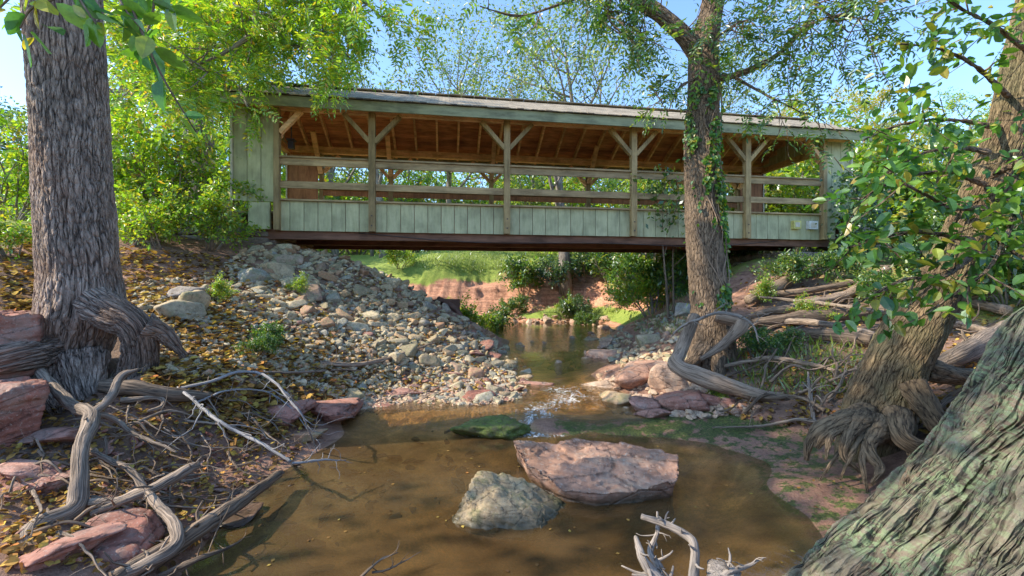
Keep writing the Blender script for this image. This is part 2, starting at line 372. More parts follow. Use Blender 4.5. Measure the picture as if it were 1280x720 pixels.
M['bark_lichen'] = bark_mat('bark_lichen', (.022, .017, .011), (.22, .185, .125), (.20, .13, .08), 1.0, .045, moss=(.20, .27, .13), elong=.17, mossamt=.75, plate=.38, furrow=.27)
M['bark_far'] = bark_mat('bark_far', (.05, .04, .035), (.32, .27, .22), None, .7, .01, disp=False)
M['bark_root'] = bark_mat('bark_root', (.018, .012, .008), (.24, .165, .095), None, 1.6, .008, elong=.45)
M['drift'] = bark_mat('drift', (.04, .03, .023), (.36, .27, .195), None, 2.6, .016, disp=False, elong=.06)
M['drift_dark'] = bark_mat('drift_dark', (.022, .016, .013), (.25, .175, .115), None, 2.2, .016, disp=False, elong=.07)
M['drift_pale'] = bark_mat('drift_pale', (.06, .05, .043), (.36, .30, .245), None, 3, .004, disp=False, elong=.06)
M['drift_tan'] = bark_mat('drift_tan', (.07, .045, .03), (.38, .27, .185), None, 1.8, .02, disp=False, elong=.1)
M['twig_blue'] = bark_mat('twig_blue', (.07, .07, .08), (.36, .34, .32), None, 4, .003, disp=False, elong=.06)
M['riprap'] = rock_mat('riprap', [(0, (.38, .29, .175)), (.25, (.58, .46, .29)), (.45, (.27, .22, .13)), (.6, (.52, .36, .20)), (.78, (.38, .19, .10)), (.88, (.30, .28, .24)), (1, (.40, .35, .25))], (.19, .20, .09), .6)
M['redstone'] = rock_mat('redstone', [(0, (.30, .11, .075)), (.5, (.36, .16, .11)), (1, (.42, .22, .16))], (.34, .30, .24), .35, .55, .8)
M['pinkslab'] = rock_mat('pinkslab', [(0, (.40, .215, .135)), (1, (.40, .215, .135))], (.42, .33, .24), .45, .7, .55)
M['greyrock'] = rock_mat('greyrock', [(0, (.37, .265, .145)), (1, (.37, .265, .145))], (.19, .17, .07), .75, .45, 1.6)
M['tanrock'] = rock_mat('tanrock', [(0, (.50, .32, .18)), (.5, (.50, .34, .22)), (1, (.42, .22, .14))], (.36, .33, .28), .4, .2, .8)
M['mossrock'] = rock_mat('mossrock', [(0, (.11, .14, .022)), (1, (.11, .14, .022))], (.12, .085, .045), .6, .3, 2.2, wet=False)
M['wallstone'] = rock_mat('wallstone', [(0, (.20, .15, .12)), (.5, (.30, .22, .16)), (1, (.34, .3, .26))], (.12, .12, .09), .4, .2, 1.0, wet=False)
M['post_wood'] = wood_mat('post_wood', (.34, .225, .10), (.50, .36, .17), (12, 12, 1))
M['rail_wood'] = wood_mat('rail_wood', (.32, .215, .105), (.50, .36, .19), (.8, 14, 14))
M['roof_wood'] = wood_mat('roof_wood', (.50, .20, .085), (.68, .31, .14), (.8, 10, 10), var=.35)
M['rafter_wood'] = wood_mat('rafter_wood', (.74, .40, .19), (.88, .55, .30), (6, 6, 6), var=.25)
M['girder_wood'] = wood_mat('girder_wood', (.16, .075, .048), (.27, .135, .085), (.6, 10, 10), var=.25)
M['siding'] = wood_mat('siding', (.43, .425, .235), (.50, .485, .29), (10, 10, 1.2), .65, .10)
M['fascia'] = wood_mat('fascia', (.28, .29, .155), (.34, .34, .195), (.6, 10, 10), .6, .06)
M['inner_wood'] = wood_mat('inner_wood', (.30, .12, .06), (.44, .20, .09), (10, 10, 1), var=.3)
M['cream'] = plain_mat('cream', (.55, .50, .40), .7)
M['tan_wall'] = plain_mat('tan_wall', (.60, .49, .36), .8)
M['grey_roof'] = plain_mat('grey_roof', (.30, .26, .24), .9)
M['glass_dark'] = plain_mat('glass_dark', (.05, .06, .07), .1)
M['yellow_box'] = plain_mat('yellow_box', (.55, .50, .15), .5)
M['white_box'] = plain_mat('white_box', (.62, .63, .6), .5)
M['metal_dark'] = plain_mat('metal_dark', (.06, .05, .05), .5, .5)
M['rust'] = plain_mat('rust', (.12, .06, .04), .9)
def shingle_mat():
    m, nt, out = newmat('shingles'); N = NT(nt)
    co = N.n('TexCoord').outputs['Object']
    n = N.noise(co, 3, 5); n2 = N.noise(co, 40, 3, .7)
    b = N.n('TexBrick'); N.l(co, b.inputs['Vector']); b.inputs['Scale'].default_value = 3; b.inputs['Color1'].default_value = (.30, .24, .16, 1); b.inputs['Color2'].default_value = (.46, .37, .25, 1)
    b.inputs['Mortar'].default_value = (.06, .05, .04, 1); b.inputs['Mortar Size'].default_value = .015
    c = N.mix(1.0, b.outputs[0], N.ramp(n, [(.3, .6), (.7, 1.25)]), 'MULTIPLY'); c = N.mix(1.0, c, N.ramp(n2, [(.3, .7), (.7, 1.25)]), 'MULTIPLY')
    c = N.mix(N.ramp(N.noise(co, 9, 6, .8), [(.56, 0.0), (.62, .7)]), c, (.30, .19, .08))
    p = N.n('BsdfPrincipled'); N.l(c, p.inputs['Base Color']); p.inputs['Roughness'].default_value = .95; N.l(N.bump(n2, .5, .01), p.inputs['Normal'])
    N.l(p.outputs[0], out.inputs[0]); return m
M['shingles'] = shingle_mat()
def ground_mat():
    m, nt, out = newmat('ground'); N = NT(nt)
    co = N.n('TexCoord').outputs['Object']
    def at(k): return N.n('Attribute', attribute_name=k).outputs['Fac']
    n1 = N.noise(co, 1.3, 5, .6); n2 = N.noise(co, 9, 6, .7); n3 = N.noise(co, 55, 4, .7)
    soil = N.mix(N.ramp(n2, [(.35, 0.0), (.65, 1.0)]), (.095, .058, .038), (.22, .125, .075))
    # pebbly speckle
    v = N.n('TexVoronoi'); N.l(co, v.inputs['Vector']); v.inputs['Scale'].default_value = 26
    peb = N.mix(.6, N.ramp(v.outputs['Color'], [(0, (.2, .13, .09)), (.5, (.34, .29, .23)), (1, (.45, .36, .26))]), soil)
    soil = N.mix(N.math('MULTIPLY', N.ramp(n1, [(.4, 0.0), (.6, 1.0)]), .6), soil, peb)
    clay = N.mix(N.ramp(n2, [(.3, 0.0), (.7, 1.0)]), (.21, .10, .065), (.42, .235, .155))
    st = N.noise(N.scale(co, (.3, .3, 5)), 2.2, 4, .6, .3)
    clay = N.mix(at('far'), clay, N.mix(N.ramp(n2, [(.3, 0.0), (.7, 1.0)]), (.30, .12, .065), (.74, .38, .23)))  # far bank clay painted brighter, standing in for sunlight on it
    clay = N.mix(1.0, clay, N.ramp(st, [(.35, .6), (.5, 1.0), (.65, 1.25)]), 'MULTIPLY')
    col = N.mix(at('clay'), soil, clay)
    gr = N.mix(N.ramp(n2, [(.3, 0.0), (.7, 1.0)]), (.15, .23, .03), (.33, .38, .07))
    gr = N.mix(1.0, gr, N.ramp(n3, [(.3, .7), (.7, 1.2)]), 'MULTIPLY')
    gf = N.math('ADD', at('grass'), N.math('MULTIPLY', N.math('SUBTRACT', n2, .5), .9), True)
    col = N.mix(N.ramp(gf, [(.4, 0.0), (.6, 1.0)]), col, gr)
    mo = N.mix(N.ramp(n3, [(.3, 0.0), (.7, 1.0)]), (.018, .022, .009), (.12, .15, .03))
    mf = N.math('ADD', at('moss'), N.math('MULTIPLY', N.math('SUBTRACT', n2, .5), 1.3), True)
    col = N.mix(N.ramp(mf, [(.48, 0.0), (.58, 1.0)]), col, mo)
    # river bed
    bed = N.mix(N.ramp(N.noise(co, 2.2, 5, .6, .8), [(.35, 0.0), (.65, 1.0)]), (.30, .15, .055), (1.0, .58, .24))
    bed = N.mix(1.0, bed, N.ramp(N.noise(co, 6, 5, .7), [(.35, .6), (.6, 1.15)]), 'MULTIPLY')
    bed = N.mix(N.ramp(N.noise(co, 1.7, 3), [(.56, 0.0), (.66, .55)]), bed, (.10, .12, .03))
    col = N.mix(at('bed'), col, bed)
    col = N.mix(1.0, col, N.ramp(n3, [(.3, .72), (.7, 1.2)]), 'MULTIPLY')
    p = N.n('BsdfPrincipled'); N.l(col, p.inputs['Base Color'])
    N.l(N.ramp(at('wet'), [(0, .92), (1, .38)]), p.inputs['Roughness']); p.inputs['Specular IOR Level'].default_value = .3
    h = N.math('ADD', N.math('MULTIPLY', n2, .6), N.math('MULTIPLY', n3, .4))
    N.l(N.bump(h, .8, .05), p.inputs['Normal']); N.l(p.outputs[0], out.inputs[0]); return m
M['ground'] = ground_mat()
def water_mat():
    m, nt, out = newmat('water'); N = NT(nt)
    co = N.n('TexCoord').outputs['Object']; ch = N.n('Attribute', attribute_name='chop').outputs['Fac']; fo = N.n('Attribute', attribute_name='foam').outputs['Fac']
    big = N.noise(N.scale(co, (1, 1.6, 1)), 2.2, 2, .5); fine = N.noise(N.scale(co, (1.5, .8, 1)), 16, 4, .6, .4)
    h = N.math('ADD', N.math('MULTIPLY', big, .12), N.math('MULTIPLY', N.math('MULTIPLY', fine, ch), 4.0))
    nrm = N.bump(h, .35, .03)
    fr = N.n('Fresnel'); fr.inputs[0].default_value = 1.33; N.l(nrm, fr.inputs[1])
    gl = N.n('BsdfGlossy'); gl.inputs['Roughness'].default_value = .03; N.l(nrm, gl.inputs['Normal'])
    tr = N.n('BsdfTransparent'); N.l(N.ramp(N.n('Attribute', attribute_name='dep').outputs['Fac'], [(0, (.97, .92, .82)), (.12, (.93, .78, .52)), (.4, (.84, .56, .27))]), tr.inputs[0])
    df = N.n('BsdfDiffuse'); N.l(N.mix(N.ramp(N.noise(co, 1.1, 3), [(.35, 0.0), (.65, 1.0)]), (.42, .235, .085), (.60, .36, .15)), df.inputs[0])
    body = N.n('MixShader'); body.inputs[0].default_value = .12; N.l(tr.outputs[0], body.inputs[1]); N.l(df.outputs[0], body.inputs[2])
    mx = N.n('MixShader'); N.l(N.math('MULTIPLY', fr.outputs[0], 1.4, True), mx.inputs[0]); N.l(body.outputs[0], mx.inputs[1]); N.l(gl.outputs[0], mx.inputs[2])
    fd = N.n('BsdfDiffuse'); fd.inputs[0].default_value = (.85, .85, .80, 1)
    fn = N.noise(N.scale(co, (1.6, .9, 1)), 9, 6, .75, 1.5)
    ff = N.ramp(N.math('ADD', N.math('MULTIPLY', fo, .44), fn), [(.80, 0.0), (1.02, .85)])
    mf = N.n('MixShader'); N.l(ff, mf.inputs[0]); N.l(mx.outputs[0], mf.inputs[1]); N.l(fd.outputs[0], mf.inputs[2])
    N.l(mf.outputs[0], out.inputs[0]); return m
M['water'] = water_mat()

# ------------------------------------------------------------------ ground and water
def axis(lo, hi, d0, a, b, far, g=1.12):
    v = list(np.arange(a, b, d0)); s = d0; x = a
    L = []
    while x > -far: s *= g; x -= s; L.append(x)
    s = d0; x = v[-1]; R_ = []
    while x < far: s *= g; x += s; R_.append(x)
    return np.array(L[::-1] + v + R_)
gx = axis(0, 0, .045, -6.5, 7, 400); gy = axis(0, 0, .045, 1.0, 11.5, 400, 1.035)
gy = gy[gy > -30]
X, Y = np.meshgrid(gx, gy); Z = H(X, Y); ZG = Z; nx, ny = len(gx), len(gy)
def gridfaces(nx, ny):
    a = (np.arange(ny - 1)[:, None] * nx + np.arange(nx - 1)[None]).ravel()
    return np.stack([a, a + 1, a + 1 + nx, a + nx], -1)
x_, y_, z_ = X.ravel(), Y.ravel(), Z.ravel()
PX = np.where(y_ > .5, 640 + x_ * F / np.maximum(y_, .5), 0)
nz_ = fbm(np.c_[x_ * .8, y_ * .8, z_ * 0], 3)
wl = zw(y_)
bed = 1 - sstep(-.03, .015, z_ - wl)
shore = 1 - sstep(.05, .45, z_ + .12 * nz_ - wl)
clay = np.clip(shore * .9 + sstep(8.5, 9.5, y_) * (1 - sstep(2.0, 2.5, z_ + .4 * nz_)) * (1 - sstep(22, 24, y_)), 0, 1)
clay = np.maximum(clay, sstep(-.1, .25, nz_) * .6 * (y_ < 9))
grass = sstep(16.5, 17.5, y_ + nz_) * sstep(2.05, 2.35, z_ + .2 * nz_)
grass = np.maximum(grass, .85 * sstep(13.5, 15.5, y_) * sstep(1.35, 1.85, z_ + .35 * nz_) * (1 - sstep(-1.5, 1.5, x_)))
grass = np.maximum(grass, .75 * sstep(12, 13, y_) * (1 - sstep(16.2, 16.6, y_)) * sstep(.2, .3, z_) * (1 - sstep(.55, .8, z_)))
grass = np.maximum(grass, .6 * sstep(9.5, 11, y_) * sstep(3.0, 4.0, x_) * sstep(.8, 1.6, z_))
grass = np.maximum(grass, .55 * sstep(5.5, 7, x_) * (y_ > 3)); grass = np.maximum(grass, .6 * sstep(-6, -8, x_)) if False else np.maximum(grass, .6 * (1 - sstep(-8, -6.5, x_)))
moss = .52 * sstep(1.3, 1.7, x_) * (1 - sstep(3.2, 3.6, x_)) * (1 - sstep(.1, .2, z_)) * sstep(-.12, -.01, z_) * (y_ < 5) * (y_ > 2)
moss = np.maximum(moss, .62 * sstep(.15, .6, x_) * sstep(4.15, 4.35, y_) * (1 - sstep(4.75, 5.0, y_)) * (1 - sstep(.13, .2, z_)))
moss = np.maximum(moss, .9 * (1 - sstep(-1.35, -1.05, x_ + .2 * nz_)) * sstep(-2.1, -1.9, x_) * sstep(1.8, 2.1, y_) * (1 - sstep(2.9, 3.4, y_ + .3 * nz_)) * bed)  # green reflection on the water, painted into the bed through the moss mask
moss = np.maximum(moss, .62 * sstep(-.8, -.4, x_) * (1 - sstep(-.1, .2, x_)) * sstep(4.2, 4.4, y_) * (1 - sstep(4.8, 5.0, y_)))
wet = 1 - sstep(.02, .14, z_ - wl)
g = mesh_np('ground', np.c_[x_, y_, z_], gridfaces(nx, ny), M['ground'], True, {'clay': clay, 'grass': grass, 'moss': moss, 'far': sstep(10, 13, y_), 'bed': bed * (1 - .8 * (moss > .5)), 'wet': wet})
tag(g, kind='structure', label='red clay creek banks, sandy creek bed and grassy slope beyond')

wx = np.arange(-14, 7.01, .05); wy = np.r_[np.arange(-6, 1, .25), np.arange(1, 9, .05), np.arange(9, 22, .12)]
X, Y = np.meshgrid(wx, wy); x_, y_ = X.ravel(), Y.ravel()
rif = np.exp(-((x_ - .25 - .42 * (y_ - 4.6) - .12 * np.sin(y_ * 6)) / .5) ** 2) * sstep(4.3, 4.6, y_) * (1 - sstep(5.9, 6.5, y_))
rif2 = sstep(7.2, 8, y_) * (1 - sstep(10.5, 12, y_)) * .55
edge = np.exp(-((y_ - 4.42) / .1) ** 2) * (x_ < .6) * (x_ > -.6) * .5
chop = np.clip(.04 + .45 * sstep(4.3, 4.7, y_) * (1 - sstep(12, 14, y_)) + rif, 0, 1.3)
zz = zw(y_) + .03 * rif * fbm(np.c_[x_ * 5, y_ * 4, 0 * x_], 3)
w = mesh_np('creek_water', np.c_[x_, y_, zz], gridfaces(len(wx), len(wy)), M['water'], True, {'chop': chop, 'dep': np.clip(zw(y_) - HG(x_, y_), 0, 1), 'foam': np.clip(rif * .75 + rif2 * .55 + edge, 0, 1)})
tag(w, kind='structure', label='shallow brown creek water with a small riffle')

# ------------------------------------------------------------------ rocks
_ico = {}
def ico(sub):
    if sub not in _ico:
        bm = bmesh.new(); bmesh.ops.create_icosphere(bm, subdivisions=sub, radius=1)
        _ico[sub] = (np.array([v.co[:] for v in bm.verts]), np.array([[v.index for v in f.verts] for f in bm.faces])); bm.free()
    return _ico[sub]
def rock(seed, sub=4, planes=13, amp=.07, dims=(1, 1, 1), p=16, lo=.62, strata=0, fine=0.0):
    r = np.random.default_rng(seed); D, Fc = ico(sub)
    n = unit(r.normal(size=(planes, 3))); n = np.vstack([n, [[0, 0, 1], [0, 0, -1]]]); h = np.r_[r.uniform(lo, 1, planes), .72, .8]
    q = np.maximum(D @ n.T, 0) / h
    rad = (q ** p).sum(1) ** (-1 / p); rad = np.minimum(rad, 1.35)
    V = D * rad[:, None]
    V = V * (1 + amp * fbm(V * 2.3 + seed * 7.7, 4))[:, None]
    if fine: V = V * (1 + fine * fbm(V * 9 + seed * 3.3, 4))[:, None]
    if strata:
        zq = V[:, 2] * strata + .5 * fbm(V * 1.3 + seed, 2); fr = zq - np.floor(zq)
        s = 1 + .09 * (_hash(np.floor(zq).astype(np.int64), np.full(len(zq), seed), np.zeros(len(zq), np.int64)) - .5) * 2 - .05 * (1 - sstep(0, .18, fr))
        V[:, :2] *= s[:, None]
    return V * np.array(dims), Fc
def rotm(rx, ry, rz):
    return np.array(Matrix.Rotation(rz, 3, 'Z') @ Matrix.Rotation(ry, 3, 'Y') @ Matrix.Rotation(rx, 3, 'X'))

def boulder(name, pts, mat, seed, dims, rot=(0, 0, 0), label='', sub=5, p=18, lo=.6, strata=3.0, amp=.08, fine=.03, cat='boulder', group=None, planes=11):
    V, Fc = rock(seed, sub, planes, amp, dims, p, lo, strata, fine); V = V @ rotm(*rot).T
    o = mesh_np(name, V, Fc, mat, True, None, None, pts); return tag(o, label, cat, group)

# big slab: hand-shaped outline
def slab(name, outline, z0, thick, mat, label, tilt=(0, 0), seed=1, res=70, cat='boulder', taper=.12):
    """outline: world xy polygon; top face tilted, split layered sides"""
    P = np.array(outline, float); c = P.mean(0); a = np.arctan2(P[:, 1] - c[1], P[:, 0] - c[0]); o_ = np.argsort(a); P = P[o_]
    seg = np.r_[P, P[:1]]; d = np.r_[0, np.cumsum(np.linalg.norm(np.diff(seg, axis=0), axis=1))]
    t = np.linspace(0, d[-1], 260, endpoint=False); B = np.c_[np.interp(t, d, seg[:, 0]), np.interp(t, d, seg[:, 1])] - c
    nb = len(B); rings = []
    lv = np.linspace(0, 1, 34)
    for k, s in enumerate(lv):        # sides from bottom to top
        layer = math.floor(s * 5 + .001); jit = .05 * math.sin(layer * 12.9 + seed) - .02 * (abs((s * 5) % 1 - .5) > .42)
        sc = 1 - taper * (1 - s) + jit * .7
        rings.append(np.c_[B * sc, np.full(nb, z0 + thick * s)])
    for s in np.linspace(.985, .02, 46):
        rings.append(np.c_[B * s, np.full(nb, z0 + thick)])
    V = np.concatenate(rings); top = np.r_[np.zeros(34 * nb), np.ones(46 * nb)]
    q = V.copy(); q[:, 2] *= 3
    V[:, :2] *= (1 + .07 * fbm(q * 4 + seed, 4))[:, None]
    st = fbm(np.c_[V[:, 0] * 2.2 + seed, V[:, 1] * 3.4, 0 * V[:, 0]], 4)
    V[:, 2] += (top + (1 - top) * np.repeat(np.r_[lv, np.ones(46)], nb)) * (.05 * np.floor(st * 5) / 2.5 + .02 * fbm(V * 11, 3)) + tilt[0] * V[:, 0] + tilt[1] * V[:, 1]
    nr = len(rings); i = np.arange(nr - 1)[:, None]; j = np.arange(nb)[None]
    a = i * nb + j; b = i * nb + (j + 1) % nb
    Q = np.stack([a, b, b + nb, a + nb], -1).reshape(-1, 4)
    V = np.vstack([V, [[0, 0, V[-nb:, 2].mean()]]]); T = np.array([((nr - 1) * nb + k, (nr - 1) * nb + (k + 1) % nb, nr * nb) for k in range(nb)])
    o = mesh_np(name, V, [Q, T], mat, True, None, None, (c[0], c[1], 0)); return tag(o, label, cat)
def g0(px, py, z=0.0):
    Y = (CAMZ - z) * F / (py - CY); return ((px - CX) * Y / F, Y)

slab('boulder', [g0(640, 545, .22), g0(700, 541, .22), g0(790, 552, .22), g0(850, 562, .22), g0(846, 590, .2), g0(790, 603, .16), g0(745, 618, .1), g0(700, 600, .16), g0(655, 572, .2)], -.3, .46, M['pinkslab'],
     'large flat pinkish sandstone boulder with split layered edges in the pool', (-.015, .03), 3)
slab('boulder', [(-5.4,3.25),(-4.12,3.3),(-3.98,3.6),(-4.3,4.0),(-5.3,4.1)], .75, .55, M['redstone'], 'thick red sandstone slab against the left side of the big trunk, upper of two', (.1, .05), 8)
slab('boulder', [(-4.6,2.5),(-3.5,2.75),(-3.38,3.1),(-3.7,3.35),(-4.7,3.4)], .3, .52, M['redstone'], 'lichen topped red slab below the upper slab at the left edge of the photo', (.05, .05), 12)
slab('boulder', [(-3.7,2.3),(-2.95,2.5),(-2.8,2.75),(-3.1,3.0),(-3.7,2.9)], .12, .26, M['redstone'], 'low tilted red slab on the left bank under the lichen topped one', (-.15, .1), 15)
p = g0(650, 640, .05)
# angular grey rock in the pool
V, Fc = rock(41, 6, 9, .16, (.43, .25, .20), 14, .55, 0, .10)
m_ = V[:, 0]; V[:, 2] *= 1 - .75 * sstep(-.12, .38, m_); V[:, 2] = np.where(V[:, 2] > 0, V[:, 2] + .03 * np.floor(fbm(V * 6, 3) * 3) / 2, V[:, 2]); V = V @ rotm(.05, .08, -.25).T
tag(mesh_np('boulder', V, Fc, M['greyrock'], True, None, None, (p[0], p[1] + .05, -.02)), 'greenish grey craggy rock tapering to the right in the pool', 'boulder')
p = G(150, 690); boulder('boulder', w3(154, 676, 2.42), M['redstone'], 23, (.205, .14, .115), (.1, .12, -.3), 'blocky red boulder beside the forked driftwood at lower left', p=22, strata=0, amp=.04, planes=8)
p = g0(608, 530, .08); boulder('mossy_rock', (p[0] - .02, p[1] + .08, .0), M['mossrock'], 31, (.36, .26, .17), (0, 0, .1), 'low rounded mossy green rock left of the riffle', strata=0, p=9, amp=.22, fine=.10, cat='rock')
p = G(860, 520)
for i, (px, py, dx, dy, dz, mt, lb) in enumerate([
    (815, 478, .55, .36, .22, 'tanrock', 'tan sunlit boulder at the top of the right bank rock pile'),
    (838, 488, .36, .28, .30, 'tanrock', 'grey brown weathered boulder in the middle of the right bank rock pile'),
    (772, 510, .28, .2, .16, 'riprap', 'pale smooth boulder at the waterline of the right rock pile'),
    (865, 512, .28, .2, .17, 'redstone', 'red boulder at the foot of the right bank rock pile'),
    (878, 482, .30, .22, .2, 'tanrock', 'orange tan boulder in front of the ivy covered trunk'),
    (770, 478, .13, .1, .07, 'tanrock', 'small tan rock standing in the shallow stream'),
    (808, 514, .18, .14, .14, 'redstone', 'small reddish rock between the pale and red boulders'),
    (905, 508, .2, .15, .09, 'redstone', 'low dark red rock on the right bank above the mossy ledge'),
    (820, 522, .25, .14, .07, 'redstone', 'flat red rock at the edge of the mossy ledge'),
    (845, 462, .16, .14, .13, 'tanrock', 'upright tan rock behind the right bank rock pile'),
    (668, 487, .26, .16, .09, 'redstone', 'flat red rock at the tip of the bar beside the riffle'),
    (745, 487, .22, .16, .10, 'tanrock', 'low tan rock at the right edge of the riffle'),
    (752, 452, .34, .26, .17, 'tanrock', 'broad tan rock narrowing the stream from the right'),
    (662, 458, .28, .22, .14, 'redstone', 'dark red rock jutting into the stream from the left bar'),
    (712, 446, .17, .13, .11, 'redstone', 'small dark rock in the middle of the upper stream'),
    (735, 430, .26, .2, .13, 'riprap', 'grey rock in the shaded water under the bridge'),
    (688, 428, .2, .16, .12, 'redstone', 'reddish rock in the water behind the gravel bar'),
    (377, 552, .22, .11, .06, 'riprap', 'long pale stone lying at the water edge by the bare twigs'),
    (415, 520, .36, .3, .14, 'redstone', 'large flat brown red rock beside the left water edge'),
    (350, 522, .3, .22, .1, 'redstone', 'brown slab half buried above the thin grey twigs'),
    (495, 497, .26, .1, .07, 'redstone', 'long red slab leaning among the pale stones at the water edge'),
    (475, 513, .16, .1, .05, 'redstone', 'small wedge of red sandstone at the shore below the long slab'),
    (442, 503, .14, .1, .1, 'riprap', 'square pale stone beside the red slabs at the shore'),
    (600, 497, .2, .14, .08, 'redstone', 'deep red rock at the tip of the gravel bar'),
    (860, 395, .35, .3, .25, 'riprap', 'weathered grey rock on the right bank under the bridge'),
    (812, 430, .3, .22, .16, 'riprap', 'grey rock on the shaded right stream edge'),
    (25, 600, .2, .15, .07, 'redstone', 'red flake of sandstone at the far left below the slabs'),
    (60, 705, .2, .15, .06, 'redstone', 'dark red rock in the bottom left corner'),
    (55, 560, .26, .18, .08, 'redstone', 'tilted red plate under the curved roots at left'),
    (285, 658, .2, .12, .04, 'redstone', 'thin red plate beside the dark log at the shore'),
    (215, 395, .22, .18, .17, 'riprap', 'mossy grey rock in leaf litter right of the big trunk'),
    (242, 388, .16, .14, .24, 'riprap', 'upright greenish grey stone standing in the leaf litter'),
    (228, 372, .22, .18, .14, 'riprap', 'rounded grey stone behind the upright one'),
    (310, 352, .34, .26, .2, 'riprap', 'large mossy boulder at the top left of the riprap'),
    (345, 345, .3, .24, .2, 'riprap', 'green grey boulder near the abutment, right of the mossy one'),
    (385, 372, .25, .2, .22, 'riprap', 'pale upright boulder catching sun in the middle of the riprap'),
    (362, 330, .28, .22, .16, 'riprap', 'flat topped boulder just below the bridge end'),
]):
    q = G(px, py); wet_adj = .3 * dz
    boulder('boulder', q + np.array([0, dy * .4, wet_adj]), M[mt], 100 + i, (dx, dy, dz), (random.uniform(-.15, .15), random.uniform(-.15, .15), random.uniform(-.6, .6)), lb, sub=4 if dx < .2 else 5, strata=3 if mt == 'redstone' else 0, p=16, lo=.55)

# riprap
protos = []
for s in range(9):
    V, Fc = rock(500 + s, 4, 8, .05, (1, random.uniform(.6, .95), random.uniform(.5, .8)), 34, .5, 0, .03)
    me = mesh_np('riprap_stone', V, Fc, M['riprap'], True).data; protos.append(me)
for o in [o for o in bpy.data.objects if o.name.startswith('riprap_stone')]: bpy.data.objects.remove(o)
protr = []
for s in range(4):
    V, Fc = rock(600 + s, 3, 9, .06, (1, random.uniform(.6, .9), random.uniform(.3, .5)), 16, .55)
    protr.append(mesh_np('riprap_stone', V, Fc, M['redstone'], True).data)
for o in [o for o in bpy.data.objects if o.name.startswith('riprap_stone')]: bpy.data.objects.remove(o)
from math import hypot
poly = np.array([(300,318),(330,306),(400,316),(440,326),(500,352),(560,388),(620,425),(648,450),(665,480),(655,500),(560,512),(440,516),(400,490),(330,480),(200,470),(195,420),(165,380),(165,352),(250,350)])
def inpoly(px, py, P):
    c = np.zeros(len(px), bool); n = len(P)
    for i in range(n):
        a, b = P[i], P[(i + 1) % n]
        k = ((a[1] > py) != (b[1] > py)) & (px < (b[0] - a[0]) * (py - a[1]) / (b[1] - a[1] + 1e-9) + a[0]); c ^= k
    return c
def scatter(P, n, r):
    P = np.asarray(P, float)
    px = r.uniform(P[:, 0].min(), P[:, 0].max(), n); py = r.uniform(P[:, 1].min(), P[:, 1].max(), n)
    k = inpoly(px, py, P); q = GR(px[k], py[k]); ok = ~np.isnan(q[:, 0]); return px[k][ok], py[k][ok], q[ok]
r1 = np.random.default_rng(3)
px, py, q = scatter(poly, 6500, r1)
big = sstep(0, 1, (px - 250) / 120) * sstep(0, 1, 1 - (py - 340 - (px - 300) * .42) / 90)
acc = []; rad_ = []
for i in range(len(px)):
    s = (.034 + .085 * big[i]) * r1.uniform(.6, 1.55)
    if acc:
        A = np.array(acc); d = np.linalg.norm(A - q[i], axis=1)
        if (d < (np.array(rad_) + s) * .84).any(): continue
    if px[i] < 300 and r1.random() < .3: continue
    acc.append(q[i]); rad_.append(s)
order = np.argsort(-np.array([rad_[i] / acc[i][1] for i in range(len(acc))]))
zones = [((-9, -3.6), 'leaf strewn grey stone on the slope below the abutment'), ((-3.6, -1.8), 'angular pale riprap stone on the slope under the bridge'), ((-1.8, 9), 'small pale riprap stone low on the bar beside the stream')]
indiv = 0
rest = []
for k in order:
    if indiv < 258:
        red = r1.random() < .05 + .25 * (acc[k][2] < .35)
        me = (protr if red else protos)[r1.integers(4 if red else 9)]
        o = bpy.data.objects.new('riprap_stone', me); C.objects.link(o)
        s = rad_[k]; o.scale = (s, s, s * r1.uniform(.8, 1.2)); o.rotation_euler = (r1.uniform(-.5, .5), r1.uniform(-.5, .5), r1.uniform(0, 6.28))
        o.location = (acc[k][0], acc[k][1], acc[k][2] + s * .08)
        if red: lab, grp = 'broken red sandstone piece among the pale stones of the left slope', 'red riprap stones on the left slope'
        else:
            zi = 0 if acc[k][0] < -3.6 else 1 if acc[k][0] < -1.8 else 2
            lab, grp = zones[zi][1], ['grey stones below the abutment', 'riprap stones under the bridge', 'stones on the gravel bar'][zi]
        tag(o, lab, 'stone', grp); indiv += 1
    else: rest.append((acc[k], rad_[k]))
def stones_mesh(name, items, mats, sub=2, sq=.65, lift=.2, rr=r1):
    D, Fc = ico(sub); base = [rock(700 + s, sub, 8, .08, (1, .75, sq), 22, .5)[0] for s in range(8)]
    V = []; n = len(D)
    for q, s in items:
        V.append((base[rr.integers(8)] * s * rr.uniform(.8, 1.2, 3)) @ rotm(rr.uniform(-.6, .6), rr.uniform(-.6, .6), rr.uniform(0, 6.28)).T + q + np.array([0, 0, s * lift]))
    Fs = (Fc[None] + (np.arange(len(items)) * n)[:, None, None]).reshape(-1, 3)
    return mesh_np(name, np.concatenate(V), Fs, mats, False)
px, py, q = scatter(poly, 9000, r1)
keep = (px > 320) | (r1.random(len(px)) < .5)
items = rest + [(q[i], r1.uniform(.022, .055) * (1 + .3 * (q[i][1] > 6))) for i in range(len(q)) if keep[i] and r1.random() < .75]
tag(stones_mesh('small_stones', items, M['riprap']), 'small pale stones filling between the riprap', 'stones', kind='stuff')
